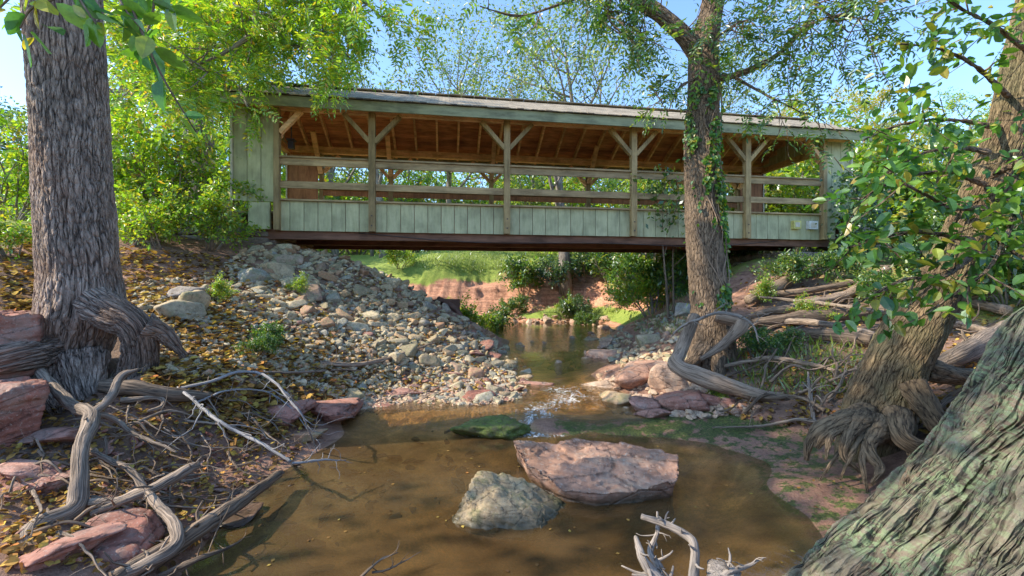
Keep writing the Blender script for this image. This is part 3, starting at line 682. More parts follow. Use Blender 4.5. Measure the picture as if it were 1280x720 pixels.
# gravel bar with red bits and stones on the right bank
bar = [(440,500),(560,478),(655,470),(668,495),(640,505),(560,512),(450,518)]
px, py, q = scatter(bar, 1500, r1)
tag(stones_mesh('red_rubble', [(a, r1.uniform(.02, .06)) for a in q], M['tanrock'], 2, .4), 'broken tan and red sandstone rubble along the gravel bar', 'rubble', kind='stuff')
rb = [(725,420),(800,405),(860,380),(900,400),(880,450),(800,470),(770,455)]
px, py, q = scatter(rb, 900, r1)
tag(stones_mesh('bank_rubble', [(a, r1.uniform(.03, .10)) for a in q], M['riprap'], 2, .6), 'grey and brown stones on the right stream edge', 'rubble', kind='stuff')
px, py, q = scatter([(740,470),(800,455),(900,480),(960,520),(900,525),(770,520)], 350, r1)
tag(stones_mesh('orange_rubble', [(a, r1.uniform(.025, .07)) for a in q], M['tanrock'], 2, .6), 'small orange stones around the right rock pile', 'rubble', kind='stuff')
px, py, q = scatter([(640,395),(760,400),(760,450),(700,470),(650,440)], 420, r1)
tag(stones_mesh('stream_cobbles', [(a, r1.uniform(.03, .05) + .13 * r1.random() ** 3) for a in q], M['tanrock'], 3, .6, .5), 'dark cobbles lying in the shallow stream', 'cobbles', kind='stuff')
px, py, q = scatter([(0,560),(250,500),(420,560),(330,640),(200,715),(0,715)], 260, r1)
tag(stones_mesh('red_fragments', [(a, r1.uniform(.015, .05)) for a in q], M['redstone'], 2, .4), 'red sandstone fragments among the roots on the left bank', 'rubble', kind='stuff')

# ------------------------------------------------------------------ leaves
def leaf_np(pos, dirv, nrm, size, asp=.45, quad=False, fold=.18, droop=.0):
    pos = np.asarray(pos); d = unit(dirv); n = np.asarray(nrm) - d * (np.asarray(nrm) * d).sum(1, keepdims=True); n = unit(n); s = np.cross(d, n)
    L = np.asarray(size)[:, None]; w = L * asp * .5
    if not quad: droop = droop + rng.uniform(-.12, .28, (len(pos), 1)); fold = fold * rng.uniform(.2, 2.2, (len(pos), 1))
    if quad:
        V = np.stack([pos, pos + d * L * .45 + s * w, pos + d * L, pos + d * L * .45 - s * w], 1)
        f = np.array([[0, 1, 2, 3]])
    else:
        t = droop
        V = np.stack([pos, pos + d * L * .3 + s * w * .92 + n * w * fold, pos + d * L * .68 + s * w * .72 + n * (w * fold - L * t * .5), pos + d * L - n * L * t,
                      pos + d * L * .68 - s * w * .72 + n * (w * fold - L * t * .5), pos + d * L * .3 - s * w * .92 + n * w * fold], 1)
        f = np.array([[0, 1, 2, 3], [0, 3, 4, 5]])
    if not quad and asp >= .5:
        prof = [(.10, .5), (.34, 1.0), (.66, .86), (.87, .42)]
        vs = [pos] + [pos + d * L * t_ + s * w * k_ + n * (w * fold * k_ - L * droop * t_ * t_) for t_, k_ in prof] + [pos + d * L - n * L * droop] + [pos + d * L * t_ - s * w * k_ + n * (w * fold * k_ - L * droop * t_ * t_) for t_, k_ in prof[::-1]]
        V = np.stack(vs, 1); f = np.array([[0, 1, 2, 3, 4, 5], [0, 5, 6, 7, 8, 9]])
        return V.reshape(-1, 3), (f[None] + (np.arange(len(pos)) * 10)[:, None, None]).reshape(-1, 6)
    k = V.shape[1]; N = len(pos)
    Q = (f[None] + (np.arange(N) * k)[:, None, None]).reshape(-1, 4)
    return V.reshape(-1, 3), Q
def leaf_obj(name, pos, dirv, nrm, size, mat, parent=None, quad=False, asp=.45, loc=(0, 0, 0), droop=0.0, fold=.18):
    V, Q = leaf_np(pos, dirv, nrm, size, asp, quad, fold, droop)
    return mesh_np(name, V - np.array(loc), Q, mat, False, None, parent, None if parent else loc)
def fronds(bases, dirs, length, rr, nl=9, ll=.09):
    """pinnate leaves -> leaflet arrays"""
    bases = np.asarray(bases); d = unit(dirs); N = len(bases)
    side = unit(np.cross(d, np.array([0, 0, 1.0]) + .35 * rr.normal(size=(N, 3)))); up = np.cross(side, d)
    P, D, Nn, S = [], [], [], []
    L = length * rr.uniform(.7, 1.2, N)[:, None]
    for k in range(nl):
        t = .2 + .8 * k / (nl - 1)
        ctr = bases + d * L * t - np.array([0, 0, 1]) * L * .35 * t * t
        dd = d - np.array([0, 0, 1]) * .6 * t
        for sg in ((-1, 1) if k < nl - 1 else (0,)):
            P.append(ctr); D.append(dd * (.45 if sg else 1) + side * sg * .9 + .12 * rr.normal(size=(N, 3))); Nn.append(up + .3 * rr.normal(size=(N, 3))); S.append(ll * rr.uniform(.75, 1.15, N) * (1 - .25 * abs(t - .55)))
    return np.concatenate(P), np.concatenate(D), np.concatenate(Nn), np.concatenate(S)

class Tree:
    def __init__(s, seed): s.mb = MB(); s.tw = []; s.r = np.random.default_rng(seed); s.nside = 7
    def grow(s, p, d, L, r, lev, maxlev, nch=(8, 5, 4), ang=.9, ratio=.5, up=.15, wob=.18, start=.3, minr=.004):
        n = max(4, int(L / .25)) if lev < 2 else 4; n = min(n, 12)
        P = [np.array(p, float)]; R = [r]; dd = unit(np.array(d, float))
        for i in range(n):
            dd = unit(dd + wob * s.r.normal(size=3) + np.array([0, 0, up * .3])); P.append(P[-1] + dd * L / n); R.append(max(minr, r * (1 - .75 * (i + 1) / n)))
        ns = s.nside if lev == 0 else (5 if lev == 1 else 3)
        V, Q, T, A = tube_data(np.array(P), np.array(R), ns, 0, None, lev); s.mb.add(V, Q, T, A)
        if lev >= maxlev: s.tw.append((np.array(P), dd)); return
        k = nch[min(lev, len(nch) - 1)]
        for j in range(k):
            t = start + (1 - start) * (j + s.r.uniform(.2, .9)) / k; i = min(int(t * n), n - 1); f = t * n - i
            q = P[i] * (1 - f) + P[i + 1] * f; ax = unit(P[i + 1] - P[i])
            v = s.r.normal(size=3); v = unit(v - ax * (v @ ax)); a = ang * s.r.uniform(.7, 1.25)
            cd = ax * math.cos(a) + v * math.sin(a)
            s.grow(q, cd, L * ratio * s.r.uniform(.7, 1.2) * (1.15 - .5 * t if lev == 0 else 1), max(minr, R[i] * .6), lev + 1, maxlev, nch, ang, ratio, up, wob, .25, minr)
    def leaves(s, per, spread, size, flat=.5):
        P, D, Nn, S = [], [], [], []
        for pts, d in s.tw:
            t = s.r.uniform(.1, 1, per); i = np.minimum((t * (len(pts) - 1)).astype(int), len(pts) - 2); f = (t * (len(pts) - 1) - i)[:, None]
            q = pts[i] * (1 - f) + pts[i + 1] * f + s.r.normal(size=(per, 3)) * spread
            P.append(q); D.append(unit(d + s.r.normal(size=(per, 3)) * .9 + np.array([0, 0, -.25])))
            Nn.append(np.array([0, 0, flat * 2]) + s.r.normal(size=(per, 3))); S.append(size * s.r.uniform(.45, 1.25, per))
        return np.concatenate(P), np.concatenate(D), np.concatenate(Nn), np.concatenate(S)
    def fr(s, per, length, ll, nl=7, spread=.05):
        B, D = [], []
        for pts, d in s.tw:
            for _ in range(per):
                i = s.r.integers(1, len(pts)); B.append(pts[i] + s.r.normal(size=3) * spread); D.append(d + s.r.normal(size=3) * .8)
        return fronds(np.array(B), np.array(D), length, s.r, nl, ll)

# background trees --------------------------------------------------
def bg_tree(seed, Ht, mat, lsize=.16, per=22, maxlev=3, nch=(11, 5, 4), crown=(.3, 1), ratio=.42, spread=.16, name='broadleaf_tree'):
    T = Tree(seed); T.grow((0, 0, -.3), (T.r.normal() * .05, T.r.normal() * .05, 1), Ht, Ht * .022, 0, maxlev, nch, 1.05, ratio, .25, .07, crown[0])
    root = empty(name); T.mb.build('trunk', M['bark_far'], root, True)
    P, D, N_, S = T.leaves(per, spread, lsize); leaf_obj('crown', P, D, N_, S, mat, root, quad=True, asp=.62)
    return root
protA = bg_tree(11, 8.5, M['leaf_olive'], .15, 24)
protB = bg_tree(12, 8.0, M['leaf_yellow'], .16, 30, nch=(12, 5, 4))
protC = bg_tree(13, 9.5, M['leaf_lime'], .16, 26)
protD = bg_tree(14, 8.5, M['leaf_olive'], .13, 26, nch=(14, 6, 4), ratio=.5, spread=.22)     # sparse
protE = bg_tree(15, 8.0, M['leaf_dark'], .15, 22)
used = {}
def put_tree(pr, px, py, Y, sc, rz, label, group):
    """base stands on the ground at depth Y, seen at px"""
    x = (px - CX) * Y / F; z = float(H(np.array([x]), np.array([Y]))[0])
    o = pr if pr.name not in used else copy_tree(pr); used[pr.name] = 1
    o.location = (x, Y, z); o.rotation_euler = (0, 0, rz); o.scale = (sc, sc, sc); tag(o, label, 'tree', group)
    return o
bg = [
 (protC, 120, 21, 1.1, .3, 'bright lime tree behind the big left trunk'),
 (protC, 225, 18.5, 1.1, 1.7, 'lime green tree close behind the left end of the bridge'),
 (protB, 20, 14, .7, 2.2, 'yellowing tree at the far left edge'),
 (protE, -60, 12, .8, .9, 'dark blue green tree at the left margin'),
 (protA, 330, 30, 1.25, 4.0, 'olive tree rising over the left end of the roof'),
 (protA, 420, 27, 1.05, 3.3, 'olive tree beyond the lawn, left of the open sky'),
 (protD, 560, 27, .95, .2, 'thin blue green tree above the roof centre left'),
 (protD, 660, 25, .78, 2.7, 'sparse small tree above the roof centre'),
 (protD, 745, 22, .92, 5.1, 'half bare tree with spreading limbs above the roof'),
 (protD, 830, 24, .8, 1.2, 'thin leafed tree seen behind the ivy trunk'),
 (protA, 505, 34, .75, 1.1, 'distant olive tree at the end of the lawn'),
 (protA, 610, 38, .75, 2.2, 'far tree on the lawn seen through the middle railings'),
 (protC, 700, 33, .6, 3.8, 'far light green tree seen through the centre railings'),
 (protA, 790, 30, .62, 4.9, 'low far tree seen between the right centre posts'),
 (protE, 870, 28, .6, 3.9, 'dark low tree far behind the ivy trunk'),
 (protB, 985, 19, .72, .6, 'golden tree seen through the right end of the bridge'),
 (protB, 1075, 21, .82, 3.0, 'tall golden green tree right of the bridge'),
 (protB, 1130, 25, .85, 4.4, 'farther golden tree beside the stone house'),
 (protC, 1190, 24, .78, 5.4, 'lime tree behind the leaning trunk'),
 (protA, 1290, 20, .72, 2.0, 'olive tree behind the leafy right edge'),
 (protB, 440, 40, .8, 5.9, 'yellow tree under the left of the bridge line'),
 (protC, 385, 33, .75, .8, 'low lime tree seen through the left bay'),
 (protE, 250, 26, 1.0, .8, 'dark tree filling the gap behind the lime trees'),
 (protA, 170, 22, 1.0, 1.9, 'tall olive tree far behind the left shrubs'),
]
for k, a in enumerate(bg):
    if a[0] in (protA, protD): bg[k] = (a[0], a[1], a[2], a[3] * 1.3, a[4], a[5])
for a in bg: put_tree(a[0], a[1], 0, a[2], a[3], a[4], a[5], 'background trees beyond the bridge')

# distant wood
T = Tree(77); 
P_ = []
for k in range(150):
    ang = T.r.uniform(-1.15, 1.15); d_ = T.r.uniform(44, 75); c = np.array([math.sin(ang) * d_, math.cos(ang) * d_, 4 + T.r.uniform(0, 3.0)])
    n_ = 420; v = T.r.normal(size=(n_, 3)); v = unit(v) * (T.r.uniform(.3, 1, n_) ** .5)[:, None] * np.array([3.2, 3.2, 3.0]); P_.append(c + v)
P_ = np.concatenate(P_); n_ = len(P_)
o = leaf_obj('distant_wood', P_, T.r.normal(size=(n_, 3)), T.r.normal(size=(n_, 3)), T.r.uniform(.35, .8, n_), M['leaf_olive'], quad=True, asp=.8)
tag(o, 'hazy green wood at the far end of the lawn', 'wood', kind='stuff')

# shrubs ---------------------------------------------------------
def shrub(seed, Hh, mat, size=.09, per=16, nst=7, spread=.05, name='shrub', asp=.5, maxlev=2, lean=(0, 0)):
    T = Tree(seed)
    for k in range(nst):
        a = T.r.uniform(0, 6.28); T.grow((.12 * math.cos(a), .12 * math.sin(a), -.1), (math.cos(a) * .55 + lean[0], math.sin(a) * .55 + lean[1], 1), Hh * T.r.uniform(.7, 1.1), .012 + Hh * .006, 0 if maxlev > 1 else 1, maxlev if maxlev > 1 else 2, (6, 4), .8, .45, .1, .16, .2, .002)
    root = empty(name); T.mb.build('stem', M['bark_far'], root, True)
    P, D, N_, S = T.leaves(per, spread, size, .8); leaf_obj('foliage', P, D, N_, S, mat, root, asp=asp)
    return root
shA = shrub(21, 2.0, M['leaf_lime'], .10, 16, 8, .06); shB = shrub(22, 1.3, M['leaf_lime'], .09, 14, 8, .06)
shB2 = shrub(26, 2.2, M['leaf_lime'], .085, 26, 10, .09); shC2 = shrub(27, 2.2, M['leaf_olive'], .085, 26, 10, .09)
shC = shrub(23, 1.2, M['leaf_green'], .10, 16, 8, .06); shD = shrub(24, 1.0, M['leaf_dark'], .09, 16, 9, .06)
def put_shrub(pr, px, Y, sc, rz, label, group, cat='shrub'):
    x = (px - CX) * Y / F; z = float(H(np.array([x]), np.array([Y]))[0])
    o = pr if pr.name not in used else copy_tree(pr); used[pr.name] = 1
    o.location = (x, Y, z); o.rotation_euler = (0, 0, rz); o.scale = (sc, sc, sc); tag(o, label, cat, group)
for a in [
 (shA, 170, 8.4, 1.05, 0, 'tall lime shrub right of the big left trunk'), (shA, 222, 8.6, 1.15, 1.1, 'sunlit lime shrub on the top of the left bank'),
 (shA, 265, 8.9, .95, 2.3, 'lime shrub leaning to the stone abutment'), (shB, 205, 7.2, .75, .7, 'low lime shrub in the leaf litter'),
 (shB, 262, 7.9, .8, 2.9, 'low bright shrub spreading below the bridge end wall'), (shB, 160, 7.0, .7, 4.1, 'low shrub tight behind the big trunk'),
 (shA, 185, 10.5, 1.35, 3.5, 'tall shrub at the back of the left bank'), (shA, 245, 11.5, 1.3, 5.5, 'tall shrub behind the abutment'), 
 (shA, 10, 8.0, .9, 3.1, 'lime shrub left of the big trunk'), (shB, 20, 6.2, .6, 1.5, 'small yellow shrub at the left edge'), (shA, 60, 11, 1.3, .5, 'tall shrub far behind the big trunk'),
 (shB, 110, 9, 1.2, .5, 'broad lime shrub hidden by the big trunk'),
]: put_shrub(*a, 'lime shrubs on the left bank')
for k, (px, Yd, sc_) in enumerate([(372,31,3.3),(410,33,3.5),(445,35,3.6),(490,36,3.8),(530,37,3.6),(575,38,3.8),(620,34,3.4),(660,30,3.0),(700,24,2.5),(745,21,2.3),(780,19,2.2),(820,18,2.1),(860,20,2.4),(900,18,2.2),(945,17,2.2),(985,16,2.2),(1030,17,2.4),(1080,16,2.2),(1150,15,2.0),(1210,14,1.9),(1270,13,1.9),(350,27,3.2),(300,24,3.0),(120,15,2.2),(60,13,1.8),(0,12,1.7)]):
    put_shrub([shA, shB2, shC2][k % 3], px, Yd, sc_, k * 1.3, ['leafy lime understory tree behind the bridge', 'pale leafed understory tree behind the bridge', 'olive understory tree behind the bridge'][k % 3], ['lime understory trees', 'pale understory trees', 'olive understory trees'][k % 3], 'small tree')
for a in [
 (shC, 655, 17.5, 1.3, 0, 'green bush at the top of the red bank, left of the pale trunk'), (shD, 690, 17.6, 1.2, 1, 'dark bush at the left of the pale trunk'),
 (shD, 735, 18, 1.4, 2, 'dark leafy bush right of the pale trunk'), (shC, 765, 17, 1.4, 3, 'green bush over the red ledge'), (shC, 800, 14.5, 1.4, 4, 'green bush on the right end of the ledge'),
 (shB, 815, 12, 1.2, 5, 'lime bush by the thin saplings'), (shC, 838, 12.5, 1.3, .4, 'green bush in the shade behind the ivy trunk'), (shB, 595, 12.8, .85, 1.8, 'lime bush behind the riprap tip'),
 (shC, 615, 13.4, .8, 2.8, 'green bush at the stream bend'), (shB, 700, 15.5, .45, 3.8, 'small weed on the grassy spit'), (shC, 735, 14.5, .5, 4.8, 'small leafy weed on the stream bank'),
 (shD, 780, 15.2, .8, 5.8, 'low dark weed under the ledge'), (shD, 905, 13, 1.3, 1.3, 'dark bush under the right of the bridge'), (shC, 640, 16.2, .7, 2.2, 'leafy bush hanging on the red bank'), (shB, 575, 15.6, .6, 1.2, 'lime weed on the face of the red bank'), (shD, 720, 15.8, .8, 4.2, 'ivy like bush hanging over the ledge'), (shB, 500, 18.5, .9, 2, 'lime weed at the crest behind the riprap'),
]: put_shrub(*a, 'bushes on the far bank')
for a in [
 (shC, 985, 9.0, .6, .2, 'bushy weed under the junction boxes'), (shC, 1040, 8.9, .6, 1.2, 'weed in front of the right abutment'), (shB, 945, 8.6, .4, 2.2, 'thin lime weed below the bridge'),
 (shC, 1100, 7.6, .6, 3.2, 'leafy weed among the fallen logs'), (shC, 1190, 7.5, .8, 4.2, 'green weed behind the leaning trunk'), (shC, 1260, 6.2, .8, 5.2, 'green weed at the right edge'),
 (shD, 1250, 9, 1.3, .9, 'dark bush before the retaining wall'), (shC, 1150, 9.6, 1.1, 1.9, 'green bush by the retaining wall'), (shB, 1020, 7.2, .35, .9, 'small lime plant between the logs'),
 (shC, 945, 5.7, .34, 2.9, 'blue green plant at the foot of the ivy trunk'), (shC, 975, 5.6, .3, 1.9, 'small green plant beside the ivy trunk roots'), (shB, 905, 5.0, .16, 0, 'tiny green plant among the tan boulders'), 
]: put_shrub(*a, 'weeds on the right bank')
for a in [(shC, 338, 5.3, .28, 1, 'small bright green plant in the riprap'), (shC, 325, 5.0, .22, 2, 'tiny green plant below the bright one'), (shB, 270, 6.0, .25, 3, 'tiny lime plant in the litter'), (shB, 362, 7.2, .25, 4, 'lime sprig between the large boulders')]:
    put_shrub(*a, 'sprigs in the riprap')

# leaf litter, grass -----------------------------------------------
r2 = np.random.default_rng(9)
def litter(P, n, name, label, smin=.03, smax=.075):
    px, py, q = scatter(P, n, r2); q = q[(q[:, 2] > zw(q[:, 1]) + .01)]; N = len(q)
    a = r2.uniform(0, 6.28, N); d = np.c_[np.cos(a), np.sin(a), r2.normal(size=N) * .3]
    nn = np.c_[r2.normal(size=(N, 2)) * .45, np.ones(N)]; q[:, 2] += .012 + r2.uniform(0, .03, N)
    tag(leaf_obj(name, q, d, nn, r2.uniform(smin, smax, N), M['litter'], asp=.75, droop=.1), label, 'leaf litter', kind='stuff')
litter([(140,310),(300,325),(420,400),(440,520),(300,560),(180,480),(150,400)], 7500, 'leaf_litter', 'brown and yellow fallen leaves covering the left slope', .04, .10)
litter([(0,520),(250,480),(420,520),(330,620),(200,719),(0,719)], 3600, 'bank_litter', 'fallen leaves between the roots on the left bank', .02, .055)
litter([(430,330),(640,440),(640,500),(430,500)], 5000, 'slope_litter', 'scattered orange leaves between the riprap stones', .03, .07)
litter([(900,330),(1280,330),(1280,520),(1100,560),(900,520)], 3000, 'right_litter', 'brown leaves under the logs on the right bank', .03, .08)
litter([(960,520),(1060,540),(1050,640),(990,680),(985,600)], 60, 'ledge_litter', 'a few fallen leaves on the mossy ledge', .02, .04)
litter([(0,290),(140,300),(140,400),(0,400)], 1500, 'edge_litter', 'yellow leaves left of the big trunk', .04, .09)
def blades(P, n, name, label, h0, h1, mat):
    px, py, q = scatter(P, n, r2); q = q[(q[:, 2] > zw(q[:, 1]) + .02)]; N = len(q)
    d = np.c_[r2.normal(size=(N, 2)) * .45, np.ones(N)]
    tag(leaf_obj(name, q, d, r2.normal(size=(N, 3)), r2.uniform(h0, h1, N), mat, quad=True, asp=.09), label, 'grass', kind='stuff')
blades([(500,305),(660,300),(720,320),(600,345),(500,335)], 9000, 'lawn_grass', 'sunlit lawn grass above the red bank', .08, .22, M['grass'])
blades([(660,385),(780,385),(760,405),(690,410)], 2500, 'bank_grass', 'yellow green grass on the spit by the stream', .06, .16, M['grass'])
blades([(900,440),(1080,430),(1080,500),(930,500)], 1100, 'log_grass', 'green grass tufts between the fallen logs', .06, .2, M['grass'])
blades([(780,330),(880,330),(880,420),(790,420)], 1800, 'shade_grass', 'grass in the shade on the right of the stream', .06, .2, M['grass'])

# ------------------------------------------------------------------ bridge
A0 = np.array([-4.8, 8.65]); U = np.array([12.51, 1.97]); LEN = np.linalg.norm(U); ang = math.atan2(U[1], U[0])
br = empty('covered_bridge', (A0[0], A0[1], 0), ang, 'long covered footbridge with sage green siding and timber posts over the creek', 'bridge')
W = 3.0
def px2t(px): 
    k = (px - CX) / F; return (k * A0[1] - A0[0]) / (U[0] - k * U[1]) * LEN
PT = [0.06] + [px2t(v) for v in (466, 633, 790, 931)] + [px2t(1027) - .02]
EL, ER = -.78, LEN + .8
ZB, ZT = 2.64, 3.24           # siding band
ZP = 5.12                     # plate underside
def part(fn, name, mat, parent=br): mb = MB(); fn(mb); return mb.build(name, mat, parent)
# posts
for side, yy in ((0, 0.0), (1, W)):
    for i, x in enumerate(PT):
        zb = ZB + .0 if side == 0 else 2.7
        end = i in (0, 5)
        mb = MB(); o_ = -.07 if side == 0 else .07
        mb.box((x, yy + o_, (zb + 5.1) / 2), (.13 if not end else .10, .13, 5.1 - zb)); p_ = mb.build('post', M['post_wood'], br)
        for z in (ZB + .12, ZB + .32):
            if side == 0 and not end:
                mb = MB(); mb.box((x, yy - .14, z), (.025, .012, .025)); mb.build('bolt', M['metal_dark'], p_)
        if not end:
            for s in (-1, 1):
                mb = MB(); mb.beam((x + s * .05, yy + o_ + (.0 if side == 0 else 0), 4.50), (x + s * .56, yy + o_, 5.06), .085, .11, (0, 1, 0)); mb.build('brace', M['post_wood'] if side == 0 else M['rafter_wood'], br)
        else:
            s = 1 if i == 0 else -1
            mb = MB(); mb.beam((x + s * .05, yy + o_, 4.60), (x + s * .46, yy + o_, 5.06), .085, .10, (0, 1, 0)); mb.build('brace', M['rafter_wood'], br)
        # transverse knee brace
        s = 1 if side == 0 else -1
        if side == 1 or end:
            mb = MB(); mb.beam((x, yy + s * .02, 4.55), (x, yy + s * .72, 5.45), .085, .11, (1, 0, 0)); mb.build('knee_brace', M['rafter_wood'], br)
# plates / headers
part(lambda m: m.box(((EL + ER) / 2, 0.02, 5.19), (ER - EL, .10, .2)), 'wall_plate', M['rafter_wood'])
part(lambda m: m.box(((EL + ER) / 2, W - .03, 5.17), (ER - EL, .14, .17)), 'wall_plate', M['rafter_wood'])
# roof geometry
RZ0, RZ1, OV = 5.24, 6.22, .42            # eave top, ridge top, overhang
RL, RR = -.95, LEN + .97
half = W / 2 + OV; sl = math.atan2(RZ1 - RZ0, half); slen = half / math.cos(sl)
def slope(mb, side, off, th, x0, x1, s0=0.0, s1=1.0):
    """a slab following one roof slope, off metres below the top surface"""
    sg = 1 if side == 0 else -1; ye = -OV if side == 0 else W + OV
    def pt(s): return np.array([ye + sg * half * s, RZ0 + (RZ1 - RZ0) * s])
    a, b = pt(s0), pt(s1); nrm = np.array([-sg * math.sin(sl), math.cos(sl)])
    a = a - nrm * (off + th / 2); b = b - nrm * (off + th / 2)
    mb.beam((( x0 + x1) / 2, a[0], a[1]), ((x0 + x1) / 2, b[0], b[1]), abs(x1 - x0), th, (0, 0, 1))
rf = MB()
nrow = 12
for side in (0, 1):
    for k in range(nrow):
        s0, s1 = k / nrow, min(1.0, (k + 1.15) / nrow)
        slope(rf, side, -.002 * (k % 2) - .006 + (.0), .022, RL - .03, RR + .03, s0, s1)
rm = MB()
for side in (0, 1): slope(rm, side, .022, .03, RL, RR, 0.0, 1.0)
# irregular shingle tabs at the eave
for k in range(95):
    x = RL + (RR - RL) * (k + .5) / 95; rf.box((x, -OV - .025 - random.uniform(0, .015), RZ0 - .004 + random.uniform(0, .012)), ((RR - RL) / 95 * .93, .09, .016), rotm(sl, 0, 0))
roof = rf.build('roof', M['shingles'], br)
mb = MB()
for k in range(46):
    x = RL + (RR - RL) * (k + .5) / 46; mb.box((x, W / 2, RZ1 + .012 + random.uniform(0, .01)), ((RR - RL) / 46 * .97, .26, .02))
mb.build('ridge_cap', M['shingles'], roof)
for side in (0, 1):
    mb = MB(); nb = 19
    for k in range(nb): slope(mb, side, .055 + .0015 * (k % 2), .02, RL + .02, RR - .02, (k + .03) / nb, (k + .97) / nb)
    mb.build('roof_sheathing', M['roof_wood'], br)
    for k in range(26):
        x = RL + .12 + (RR - RL - .24) * k / 25
        mb = MB(); slope(mb, side, .08, .15, x - .026, x + .026, .06, .985); mb.build('rafter', M['rafter_wood'], br)
part(lambda m: m.box(((RL + RR) / 2, W / 2, RZ1 - .27), (RR - RL - .1, .045, .2)), 'ridge_beam', M['rafter_wood'])
part(lambda m: m.box(((RL + RR) / 2, -OV - .0, RZ0 - .13), (RR - RL, .035, .2)), 'fascia', M['fascia'])
part(lambda m: m.box(((RL + RR) / 2, W + OV, RZ0 - .13), (RR - RL, .035, .2)), 'fascia', M['fascia'])
for x in (RL - .02, RR + .02):
    for side in (0, 1):
        mb = MB(); slope(mb, side, .02, .18, x - .018, x + .018, .01, 1.0); mb.build('rake_board', M['fascia'], br)
# soffit strip between plate and fascia left open; gable fills at the portals
for x in (EL + .02, ER - .02):
    mb = MB()
    for k in range(9):
        y0 = (k + .5) * W / 9; hgt = RZ0 - .12 + (RZ1 - RZ0) * (1 - abs(y0 - W / 2) / half) - .12; lo = 5.15
        mb.box((x, y0, (hgt + lo) / 2), (.03, W / 9 - .012, hgt - lo))
    mb.build('gable_board', M['siding'], br)
    mb = MB(); mb.beam((x, .1, 5.0), (x, W - .1, 5.0), .10, .2, (0, 0, 1)) if False else mb.box((x, W / 2, 5.12), (.12, W - .1, .16)); mb.build('tie_beam', M['rafter_wood'], br)
# siding bays (front and back)
def siding_bay(x0, x1, z0, z1, y, name='siding_panel', mat=None, bw=.285, inner=None, d=.03):
    n = max(1, round((x1 - x0) / bw)); mb = MB(); w_ = (x1 - x0) / n
    for k in range(n): mb.box((x0 + w_ * (k + .5), y + random.uniform(0, .002), (z0 + z1) / 2), (w_ - .012, d, z1 - z0))
    o = mb.build(name, mat or M['siding'], br)
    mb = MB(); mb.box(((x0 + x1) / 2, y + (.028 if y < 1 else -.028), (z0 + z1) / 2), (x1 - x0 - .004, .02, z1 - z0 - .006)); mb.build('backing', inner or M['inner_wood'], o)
    return o
edges = [0.0] + PT[1:5] + [LEN]
for i in range(5):
    a, b = edges[i] + (.0 if i == 0 else .0), edges[i + 1]
    siding_bay(a + .005, b - .005, ZB, ZT, .015); siding_bay(a + .005, b - .005, ZB, ZT, W - .015)
    for yy in (0.0, W):
        f = yy < 1; oy = -.0 if f else 0
        mb = MB(); mb.box(((a + b) / 2, yy + (-.01 if f else .01), ZT + .022), (b - a - .14, .12, .035)); mb.build('siding_cap', M['rail_wood'], br)
        for z, hh in ((4.03, .14), (3.57, .14)):
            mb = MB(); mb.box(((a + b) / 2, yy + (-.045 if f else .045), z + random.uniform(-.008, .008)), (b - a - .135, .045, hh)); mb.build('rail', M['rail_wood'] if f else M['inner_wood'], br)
        mb = MB(); mb.box(((a + b) / 2, yy + (-.03 if f else .03), 4.125), (b - a - .132, .15, .035)); mb.build('handrail_cap', M['rail_wood'], br)
# end walls
for x0, x1 in ((EL, -.005), (LEN + .005, ER)):
    for y in (.0, W):
        siding_bay(x0, x1, 3.22, 5.10, y + (-.005 if y < 1 else .005), 'end_wall', bw=.27)
    xe = x0 if x0 < 0 else x1
    for y in (.0, W): part(lambda m: m.box((xe + (-.02 if x0 < 0 else .02), y, 4.16), (.035, .12, 1.88)), 'corner_board', M['cream'])
    part(lambda m: m.box((xe, W / 2, 3.0), (.12, W - .1, .3)), 'end_joist', M['girder_wood'])
part(lambda m: m.box(((EL - .005) / 2 + .1, .0, 2.93), (.40, .08, .54)), 'end_wall', M['siding'])
part(lambda m: m.box((LEN + .2, .0, 2.93), (.30, .08, .54)), 'end_wall', M['siding'])
# deck, girders
def deckf(m):
    n = 96
    for k in range(n): m.box((EL + (ER - EL) * (k + .5) / n, W / 2, 3.02), ((ER - EL) / n - .01, W - .14, .045))
part(deckf, 'deck', M['rail_wood'])
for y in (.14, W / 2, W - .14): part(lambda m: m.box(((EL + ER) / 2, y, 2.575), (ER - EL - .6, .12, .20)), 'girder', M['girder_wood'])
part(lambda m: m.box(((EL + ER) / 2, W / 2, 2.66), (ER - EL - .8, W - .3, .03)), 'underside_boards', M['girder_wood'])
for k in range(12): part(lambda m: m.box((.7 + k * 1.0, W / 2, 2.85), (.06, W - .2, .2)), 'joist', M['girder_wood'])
mb = MB(); add_tube(mb, [(1.6, .06, 2.62), (4, .05, 2.46), (7, .05, 2.48), (9.5, .05, 2.44), (11.5, .06, 2.6)], [.008] * 5, 5, .2); mb.build('cable', M['metal_dark'], br, True)
for px, mt in ((993, 'yellow_box'), (1013, 'white_box')):
    x = px2t(px); wd = .2 if px < 1000 else .24
    mb = MB(); mb.box((x, -.05, 2.99), (wd, .1, .2)); b_ = mb.build('junction_box', M[mt], br)
    mb = MB(); mb.box((x, -.104, 2.99), (wd * .62, .008, .11)); mb.build('cover_plate', M['cream'], b_)
mb = MB(); mb.box((.12, .55, 4.55), (.11, .11, .16)); l_ = mb.build('lantern', M['metal_dark'], br)
mb = MB(); mb.box((.12, .55, 4.655), (.16, .16, .03)); mb.box((.12, .55, 4.86), (.02, .02, .4)); mb.build('lantern_cap', M['metal_dark'], l_)
mb = MB()
for px, z0 in ((1007, 0), ):
    pass
